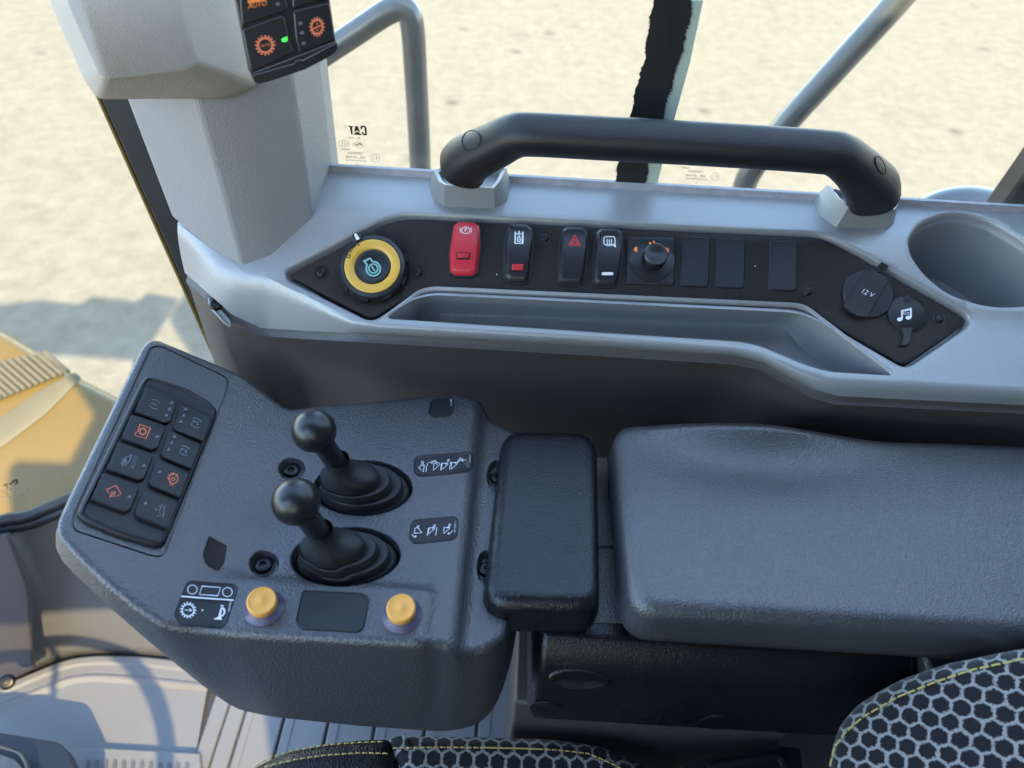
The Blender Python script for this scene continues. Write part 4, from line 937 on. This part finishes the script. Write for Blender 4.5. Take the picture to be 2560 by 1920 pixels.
class CV:  # softly crowned plane
    def __init__(s, P): s.P = P; s.o = P.o; s.ex = P.ex; s.ey = P.ey
    def n(s, u, v): return s.P.n(u, v)
    def hit(s, x, y, h=0): return s.P.hit(x, y, h)
    def at(s, u, v, h=0): return s.P.at(u, v, h)
BK = N((2066, 1960), (2067, 1920), (2073, 1860), (2092, 1808), (2134, 1758), (2190, 1722), (2250, 1690), (2368, 1650), (2560, 1612), (2900, 1570), (2900, 2500), (2200, 2500), (2100, 2100))
rr2 = [(.022, 0), (.015, -.001), (.009, -.004), (.004, -.010), (0, -.020), (0, -.05), (.01, -.09)]
# keep the traced outline as the silhouette of the roll (height -.02)
lpb_px = dens(rnd(BK, 20, 3), 25)
_, lpb = seatpart('backrest', SB_, lpb_px, M['hex'], rr2, .012, .0122, seat)
def stitches(S, pts, L=.0045, gap=.0022, r=.0007, h=.0008, name='stitching'):
    P = [S.at(u, v, h) for u, v in pts]; acc = []
    for a, b in zip(P, P[1:]):
        k = max(1, int((b-a).length/.0005)); acc += [a.lerp(b, j/k) for j in range(k)]
    mb = MB(); i = 0; step = .0005
    while i+int(L/step) < len(acc):
        a, b = acc[i], acc[i+int(L/step)]; n = S.n(*pts[0]); mb.sweep([a-n*.0005, a.lerp(b, .2)+n*.0002, a.lerp(b, .8)+n*.0002, b-n*.0005], r, 6); i += int((L+gap)/step)
    build(mb, name, M['thread'], seat)
def hh(S, pts, h=0.0): return [S.hit(*p, h) for p in pts]
stitches(SC1, hh(SC1, z8((1060, 1302), (1400, 1296), (1700, 1300), (2100, 1310))+zq((0, 1368), (600, 1382), (900, 1400), (1200, 1435), (1400, 1520), (1560, 1600), (1700, 1700))))
stitches(SC1, hh(SC1, z8((120, 1460), (190, 1425), (400, 1378), (600, 1350), (840, 1335), (1030, 1340))))
stitches(SC1, hh(SC1, z8((100, 1430), (200, 1370), (350, 1320), (600, 1278), (800, 1262), (1010, 1254)), -.004), h=-.004)
stitches(SB_, hh(SB_, z6((1425, 1570), (1440, 1500), (1480, 1440), (1560, 1370), (1700, 1290), (1850, 1230), (2000, 1180), (2212, 1135), (2400, 1100))), L=.0055, gap=.002)
sf = MB().box((.0, -.33, .08), (.50, .16, .44)); build(sf, 'seat_base', M['wall'], seat, bevel=.02)
bl = thing('seat_belt_buckle', 'dark seat belt buckle bracket lying in shadow between seat and armrest support', 'buckle', PZ(1900, 1880, .5))
mb = MB(); prism(mb, N((1700, 1905), (1840, 1880), (1960, 1862), (2010, 1870), (2020, 1960), (1700, 1960)), .56, .03); build(mb, 'bracket', M['black'], bl, bevel=.004)
mb = MB(); pts_ = crom([tuple(PZ(x, y, .566)) for x, y in zf() + N((1770, 1918), (1870, 1902), (1935, 1893), (1955, 1905), (1962, 1935))]); mb.sweep([Vector(p) for p in pts_], .003, 8); build(mb, 'rim', M['blacksat'], bl)

# ================================================================== FLOOR COVERINGS, FRONT TRIM
RIM = N((-200, 1812), (0, 1719), (90, 1680), (164, 1652), (212, 1643), (260, 1640), (330, 1642), (400, 1647), (520, 1662), (700, 1690))
fm = thing('floor_mat', 'pale grey rubber floor mat with raised rim and rows of slots by the front wall', 'floor mat', PZ(400, 1800, .0))
def PZs(px, z): return [PZ(x, y, z) for x, y in px]
rim_ = [Vector(p) for p in crom([tuple(PZ(x, y, .012)) for x, y in RIM], 4)]
inn = [p+(PZ(300, 1900, .012)-p).normalized()*.03 for p in rim_]
nearl = [Vector((p.x, -.3, .006)) for p in rim_]
mb = MB(); stripe = [Vector((0, 0, 0))]
X1 = PZ(500, 1800, 0).x
rim2 = [p for p in rim_ if p.x < X1+.02]; 
def toward(p, d, z): 
    c = Vector((-.62, .30, z)); q = Vector((p.x, p.y, z)); v = (c-q).normalized(); return q+v*d
rows = [[toward(p, d, z) for p in rim2] for d, z in ((-.004, 0), (0, .014), (.004, .017), (.014, .017), (.018, .012), (.034, .012), (.038, .015), (.042, .015), (.048, .007))]
mb.loft(rows+[[Vector((p.x, .40, .006)) for p in rim2], [Vector((p.x, -.3, .006)) for p in rim2]], closed=False)
build(mb, 'mat_sheet', M['mat'], fm, smooth=35)
# raised anti-slip edge with slots
mb = MB(); e0 = PZ(265, 1872, .02); e1 = PZ(490, 1885, .02)
mb.slab([PZ(150, 1862, .02), PZ(500, 1882, .02), PZ(520, 2100, .02), PZ(120, 2100, .02)], Vector((0, 0, 1)), .014); build(mb, 'step_edge', M['mat'], fm, bevel=.003)
mb = MB()
for i in range(12):
    x = 215+i*22.5; mb.slab([PZ(a, b, .0225) for a, b in rnd(N((x, 1898+i*.8), (x+9, 1898+i*.8), (x+5, 1960), (x-4, 1960)), 6, 3)], Vector((0, 0, 1)), .003)
build(mb, 'slots', M['front'], fm)
# ribbed planks to the right
fp = thing('floor_planks', 'ribbed grey floor strips running away under the lever console', 'floor strips', PZ(700, 1800, 0))
edges_ = [(512, 553), (557, 599), (604, 702), (708, 816), (822, 934), (940, 1060), (1066, 1190), (1196, 1330)]
for a, b in edges_:
    pa, pb = PZ(a, 1815, .012), PZ(b, 1815, .012); mb = MB().box((pa.x, -.3, .0), (pb.x, .72, .012)); build(mb, 'strip', M['mat'], fp, bevel=.003, seg=2)
    if b-a > 60: xx = pa.x+(pb.x-pa.x)*.22; mb = MB().box((pa.x+.004, -.3, .012), (xx, .71, .0135)); build(mb, 'raised_edge', M['mat'], fp)
# front wall trim between floor mat and windscreen
FU = N((-150, 1395), (0, 1345), (22, 1332), (46, 1308), (150, 1262), (300, 1200), (460, 1130)); 
ft = MB(); up_ = [PZ(x, y, .36) for x, y in FU]; lo_ = [PZ(x, y, .0) for x, y in N((-260, 1830), (60, 1690), (164, 1650), (230, 1640), (300, 1640), (430, 1650), (620, 1680))]
cu = [Vector(p) for p in crom([tuple(p) for p in up_], 5)]; cl = [Vector(p) for p in crom([tuple(p) for p in lo_], 5)]
ft.loft([[p+Vector((-.012, .006, 0)) for p in cu], cu, [a.lerp(b, .06) for a, b in zip(cu, cl)], [a.lerp(b, .5) for a, b in zip(cu, cl)], [a.lerp(b, .92)+Vector((.0, 0, 0)) for a, b in zip(cu, cl)], cl], closed=False)
tag(build(ft, 'front_trim', M['front'], smooth=60, solid=.004), 'speckled grey front wall trim below the windscreen with sun patches', 'trim panel')
lt = thing('front_pillar_trim', 'brownish grey trim at the far left edge with a recessed screw', 'trim panel', PZ(30, 1600, 0))
mb = MB(); LT = N((-200, 1335), (14, 1337), (24, 1346), (46, 1401), (66, 1455), (75, 1500), (76, 1570), (84, 1672), (0, 1712), (-200, 1800))
mb.slab([PZ(x, y, .40 - (y-1335)/380*.36) for x, y in LT], Vector((.3, -.4, .8)).normalized(), .02); build(mb, 'cover', M['brown'], lt, bevel=.004, seg=3)
mb = MB(); o = PZ(*zh((170, 450))[0], .13); torx(mb, o+Vector((.01, -.02, .02)), Vector((.3, -.5, .7)).normalized(), .012); build(mb, 'screw', M['screw'], lt)
# pedal in the lower left corner
pe = thing('pedal', 'black pedal with worn metal edge in the lower left corner of the floor', 'pedal', PZ(60, 1900, .05))
mb = MB(); mb.slab([PZ(x, y, .10) for x, y in rnd(N((-200, 1790), (0, 1832), (148, 1856), (166, 1874), (215, 1990), (-200, 1990)), 10, 3)], Vector((0, 0, 1)), .03); build(mb, 'pad', M['black'], pe, bevel=.006, seg=3)
mb = MB(); mb.slab([PZ(x, y, .13) for x, y in rnd(N((-100, 1875), (0, 1885), (38, 1898), (60, 1925), (70, 1990), (-100, 1990)), 8, 3)], Vector((0, 0, 1)), .02); build(mb, 'tread', M['steel'], pe, bevel=.004)
mb = MB(); mb.sweep([Vector(p) for p in crom([tuple(PZ(x, y, .125)) for x, y in N((-80, 1855), (0, 1867), (46, 1882), (60, 1898), (68, 1920), (76, 1990))])], .003, 8); build(mb, 'rim', M['steel'], pe)

# ================================================================== WINDOWS
# right side pane
gp = thing('side_window', 'clear right side window pane with mirrored maker markings above the sill', 'window', (0, .673, .95))
mb = MB().box((-.36, .6730, .95), (1.02, .6770, 1.74)); build(mb, 'pane', M['glass'], gp)
GS = PL(Vector((0, .6725, 1.1)), Vector((0, -1, 0)))
mb = MB(); lo1 = [PY(x, y, .672) for x, y in N((770, 426), (2560, 526))]
Zs = lo1[0].z
mb.box((-.30, .668, Zs-.02), (.62, .6725, Zs+.009)); build(mb, 'dusty_seal', M['dirt'], gp)
def marks(S, fr, top=True):
    mb = MB(); m2 = MB()
    if top:
        # maker logo, mirrored because it is read from outside
        fr.fill(mb, [(595, 285), (745, 300), (748, 335), (712, 325), (735, 520), (728, 545), (688, 548), (640, 320), (600, 315)])
        fr.fill(mb, [(805, 300), (880, 300), (960, 500), (862, 425), (778, 490)]); fr.fill(mb, [(865, 455), (1020, 572), (870, 560), (740, 552)])
        fr.line(mb, [(985, 385), (985, 330), (1010, 308), (1080, 310), (1105, 335), (1130, 520), (1120, 548), (1080, 552), (1040, 525), (1010, 480)], .0017)
        fr.line(m2, ell(522, 315, 40, 38, 16), .00025, True); 
    mir = lambda x, y, tx, s, sx, mm: AF(S, (820+x*.08439, 290+y*.08439), (-.08439*.995, .08439*-.06), (0, -.08439), .0003).text(mm, tx, 0, 0, s, sx=sx)
    if top:
        mir(522, 315, 'R', 40, 1, m2); mir(785, 655, '431 - 4306', 82, 1.02, m2)
        fr.line(m2, ell(480, 815, 162, 100, 30, .08), .0003, True)
        for x in (400, 475, 550): fr.line(m2, arc(x-10, 815, 45, -85, 85, 8, 50), .0004)
        fr.line(m2, rnd([(705, 850), (880, 735), (1115, 860), (935, 968)], 30, 3), .0003, True); fr.line(mb, [(785, 825), (870, 880), (905, 830), (945, 815), (1020, 880)], .0009); fr.line(m2, [(830, 800), (960, 805)], .0003); fr.line(m2, [(880, 900), (990, 905)], .0003)
    mir(510, 990, 'E000001', 75, 1.05, m2); mir(808, 1105, 'TEMPERED', 88, 1.12, m2); mir(815, 1225, '43R - 011668', 108, 1.0, m2); mir(835, 1325, 'DOT459 M559 AS2', 74, 1.05, m2); mir(975, 1435, '- - - -  2', 80, 1.1, m2)
    fr.line(m2, ell(1395, 1245, 130, 112, 30, .2), .0003, True); mir(1390, 1245, 'E 1', 120, 1, m2)
    return mb, m2
class SH:  # the same print shifted to the second pane
    def __init__(s, S, dx, dy): s.S, s.dx, s.dy = S, dx, dy
    def hit(s, x, y, h=0): return s.S.hit(x+s.dx, y+s.dy, h)
    def at(s, *a): return s.S.at(*a)
    def n(s, *a): return s.S.n(*a)
a_, b_ = marks(GS, AF(GS, (820, 290), (.08439, 0), (0, .08439), .0003)); build(a_, 'maker_logo', M['gprint'], gp); build(b_, 'glass_marking', M['gprint2'], gp)
S2 = SH(GS, 850, 46); a_, b_ = marks(S2, AF(S2, (820, 290), (.08439, 0), (0, .08439), .0003), False); build(b_, 'glass_marking', M['gprint2'], gp)
# black sealant strip with bristly edges between the panes
mb = MB(); S3 = PL(Vector((0, .6705, 1.1)), Vector((0, -1, 0)))
le = crom([z3(p)[0] for p in ((470, -300), (445, 0), (425, 120), (400, 300), (370, 400), (335, 560), (300, 700), (275, 800), (262, 892))], 20)
re = crom([z3(p)[0] for p in ((660, -300), (628, 0), (600, 150), (560, 300), (520, 430), (482, 580), (450, 700), (415, 800), (402, 898))], 20)
le = [(x+random.uniform(-1.5, 1)+2*math.sin(i*.35), y) for i, (x, y) in enumerate(le)]; re = [(x+random.uniform(-1, 2)+2*math.sin(i*.27), y) for i, (x, y) in enumerate(re)]
mb.stack(S3, uvl(S3, le+re[::-1]), [(0, -.0015), (0, .001)], cap=True)
for E_, sg in ((le, -1), (re, 1)):
    for i in range(0, len(E_)-1):
        for _ in range(2):
            x, y = E_[i]; x += random.uniform(-2, 2); y += random.uniform(-4, 4); L1 = random.uniform(.5, 4); dy = random.uniform(2, 14)
            p = [S3.at(*S3.hit(*q), random.uniform(-.0005, .001)) for q in ((x-sg*4, y-2), (x-sg*4, y+3), (x+sg*L1, y+dy))]; mb.poly(p)
tag(build(mb, 'sealant_strip', M['frit']), 'black sealant strip with bristly edges running up the side window', 'seal')
mb = MB(); S4 = PL(Vector((0, .6722, 1.1)), Vector((0, -1, 0))); lp = uvl(S4, z3((560, 0), (682, 0), (618, 300), (538, 590), (456, 900), (380, 900))+[]); mb.stack(S4, lp, [(0, -.001), (0, .0008)])
tag(build(mb, 'glass_rail', M['glassedge']), 'pale green glass edge right beside the black sealant strip', 'glass edge')
# rear cab pillar at the right edge
rp = MB().slab([PY(x, y, .69) for x, y in N((2490, 540), (2562, 440), (2900, -40), (3100, -40), (2700, 560))], Vector((0, -1, 0)), .03)
tag(build(rp, 'rear_cab_pillar', M['black'], bevel=.004), 'black slanting cab pillar cut by the right edge above the sill', 'pillar')
# windscreen at the left with its gasket, hood beyond
wa = PY(552, 900, .73); wb_ = PZ(-120, 1330, .37); nW = (wb_-wa).cross(Vector((0, 0, 1))); nW.z = 0; nW.normalize()
if nW.dot(CAM-wa) < 0: nW = -nW
WS = PL(Vector((wb_.x, wb_.y, .7)), nW)
ws = thing('windscreen', 'low front windscreen corner with black rubber gasket and small mirrored marking', 'window', wb_)
cur = [(-160, 1345), (0, 1296), (40, 1290), (75, 1281), (110, 1266), (165, 1243), (300, 1185), (420, 1130), (540, 1075), (556, 905), (505, 790), (280, 290), (200, 60), (120, -300), (-160, -300)]
lp = uvl(WS, cur); mb = MB().stack(WS, lp, [(0, -.003), (0, .001)], cap=True, cap0=True); build(mb, 'pane', M['glassf'], ws)
gk = [WS.at(*WS.hit(*p), .0) for p in crom(cur[:9], 5)]
mb = MB(); dn = Vector((0, 0, -1)); mb.sweep([p+dn*.006 for p in gk], .010, 12); mb.sweep([p+dn*.021+nW*.004 for p in gk], .009, 12); build(mb, 'gasket', M['rubber'], ws, smooth=60)
m2 = MB(); mb = MB(); k4 = .36166; fr = AF(WS, (0, 780), (k4, 0), (0, k4), .0016)
fr.fill(mb, [(18, 1198), (52, 1182), (55, 1188), (42, 1195), (58, 1212), (50, 1214), (34, 1196), (20, 1204)]); fr.fill(mb, [(60, 1190), (74, 1176), (84, 1196), (72, 1196)]); fr.line(mb, [(84, 1180), (96, 1165), (112, 1160), (120, 1172), (116, 1184), (102, 1190)], .003)
build(mb, 'maker_logo', M['gprint'], ws)
mir = lambda x, y, tx, s: AF(WS, (x*k4, 780+y*k4), (-k4*.96, k4*.28), (-k4*.25, -k4*.9), .0016).text(m2, tx, 0, 0, s)
mir(60, 1222, '491-5306', 13); mir(110, 1268, 'LAMINATED', 21); mir(115, 1288, '43R-011713', 21); mir(120, 1305, 'DOT459 M539 AS1', 16); mir(212, 1228, 'E1', 26)
fr.line(m2, ell(217, 1232, 30, 18, 20, -.2), .0008, True); fr.line(m2, ell(18, 1262, 34, 20, 20, -.2), .0008, True); fr.line(m2, [(62, 1232), (100, 1212), (138, 1222), (98, 1245)], .0008, True)
build(m2, 'glass_marking', M['gprint2'], ws)

# ================================================================== OUTSIDE THINGS
HS = HF(lambda x, y: -.25, 0.5)
hd = thing('yellow_fender', 'sloping yellow machine fender outside the windscreen with a pale ribbed step', 'fender', PZ(100, 1100, -.3))
HO = N((-300, 700), (0, 818), (45, 845), (110, 885), (180, 930), (290, 985), (420, 1080), (520, 1260), (300, 1420), (-300, 1500))
mb = MB(); P_ = PL(PZ(150, 1100, .0), Vector((.12, -.35, .93))); lp = uvl(P_, dens(rnd(HO, 30, 4), 30)); mb.stack(P_, lp, [(-.0, -.35), (0, -.03), (.012, -.008), (.03, 0)], step=0); build(mb, 'fender_skin', M['yellow'], hd, smooth=60)
mb = MB()
for i in range(13):
    x, y = -60+i*15.5, 1012-i*3.3+abs(i-12)*0
    a, b = (x-30+i*3, 900+i*3+20), (x+62-i*1.5, 1000+i*4-i*4)
    a = (-95+i*17.5, 985-12+ -i*4.2 - 40 + 0); b = (a[0]+85-i*2.2, a[1]+74-i*2)
    mb.sweep([P_.at(*P_.hit(*a), .006), P_.at(*P_.hit(*b), .006)], .006, 8)
build(mb, 'step_ribs', M['rib'], hd)
mb = MB(); lp = uvl(P_, rnd(z4((40, 715), (360, 500), (520, 420), (570, 455), (330, 700), (60, 905), (-100, 1000), (-150, 850)), 20, 4)); mb.stack(P_, lp, [(0, 0), (0, .004), (.01, .007)], step=0); build(mb, 'step_plate', M['rib'], hd, smooth=60)
def tube(px, yy, r, name, label, m_=M['metal']):
    P = [Vector(p) for p in crom([tuple(PY(x, y, q)) for (x, y), q in zip(px, yy)], 8)]; mb = MB().sweep(P, r, 20); return tag(build(mb, name, m_, smooth=60), label, 'handrail', 'handrails outside the side window')
tube(N((640, 250), (745, 178), (880, 88), (965, 32), (1000, 20), (1022, 35), (1032, 75), (1040, 200), (1047, 330), (1052, 450), (1060, 620)), [1.15]*11, .0185, 'handrail', 'bent dark grey handrail outside the window, left of the black grab handle')
tube(N((2330, -110), (2245, 0), (2100, 160), (1960, 315), (1890, 410), (1860, 470), (1845, 560)), [1.15]*7, .0200, 'handrail', 'straight slanting dark handrail outside, right of the black sealant strip')
o = PY(2405, 560, 1.0); mb = MB(); prof = [(math.sin(math.pi*i/24), -math.cos(math.pi*i/24)) for i in range(1, 24)]
rings = [[o+Vector((.092*r*math.cos(2*math.pi*j/32), .05*r*math.sin(2*math.pi*j/32)-.0, .060*h)) for j in range(32)] for r, h in prof]; mb.loft(rings, True, 0, True, True)
tag(build(mb, 'outside_mirror', M['metal'], smooth=80), 'rounded blue grey housing outside the sill near the right pillar', 'mirror')

# ================================================================== CAB ENCLOSURE (out of frame, shades the interior)
rf = MB().slab([Vector((x, y, 1.82)) for x, y in ((-.72, .28), (-.72, -.06), (-.20, -.70), (-.20, -.90), (1.10, -.90), (1.10, .28))], Vector((0, 0, 1)), .07); tag(build(rf, 'cab_roof', M['headliner'], bevel=.01), 'grey headliner roof of the cab', 'roof')  # front corner cut away so sun reaches the fender
rf = MB().box((-.72, .285, 1.76), (1.10, .74, 1.766)); tag(build(rf, 'added_roof_window', M['glass']), 'unseen clear roof window added to light the side console from above', 'window')  # unseen glazing, added so sky light brightens the level surfaces
rw = MB().box((1.02, -.86, -.05), (1.08, .72, 1.74)); tag(build(rw, 'rear_wall', M['wall']), 'dark rear wall of the cab', 'wall')
dr = thing('cab_door', 'unseen dark cab door opposite the console, solid parts shaped to block light, front half glazed', 'door', (-.5, -.84, 0))
build(MB().box((-.95, -.86, -.05), (1.02, -.82, .98)), 'lower_panel', M['wall'], dr)
build(MB().box((-.35, -.86, 1.52), (.02, -.82, 1.749)).box((.021, -.86, 1.64), (1.02, -.82, 1.749)), 'header', M['wall'], dr)  # header depth shaped to trim the sun falling on the console
build(MB().box((.18, -.86, .981), (1.02, -.82, 1.619)), 'rear_half', M['wall'], dr)  # solid half added to keep sun off the support box
build(MB().box((-.95, -.842, .981), (.179, -.836, 1.515)), 'added_tinted_pane', M['glassd'], dr)  # added unseen pane, darkens console sides that face the door
sw = thing('steering_wheel', 'black steering wheel on a dark column in front of the seat', 'steering wheel', (-.38, -.42, .80))
ax = Vector((.45, 0, .9)).normalized(); e_ = Vector((0, 1, 0)); g_ = ax.cross(e_); c = Vector((-.38, -.42, .80))
build(MB().sweep([c+(e_*math.cos(a)+g_*math.sin(a))*.20 for a in [2*math.pi*i/48 for i in range(49)]], .014, 12), 'rim', M['handle'], sw, smooth=70)
for a in (.4, 2.8): build(MB().sweep([c-ax*.02, c+(e_*math.cos(a)+g_*math.sin(a))*.20], .006, 8), 'spoke', M['handle'], sw)
build(MB().sweep([c-ax*.01, c-ax*.55+Vector((-.1, 0, -.2))], .022, 16), 'column', M['wall'], sw)
dc = MB().box((-.95, -.45, 0), (-.68, .0, .70)); tag(build(dc, 'dash_cowl', M['wall'], bevel=.03), 'dark dash cowl ahead of the steering wheel', 'cowl')
vz = MB().slab([Vector((x, y, 1.86)) for x, y in ((-.73, .10), (-.95, .14), (-.98, .04), (-1.30, .06), (-1.34, -.03), (-1.62, -.01), (-1.95, -.12), (-2.0, -.50), (-.73, -.50))], Vector((0, 0, 1)), .05)  # added slab, casts the machine's shadow on the ground at left
tag(build(vz, 'shadow_caster', M['wall']), 'dark unseen slab ahead of the cab roof, added to shade the ground', 'shadow caster')
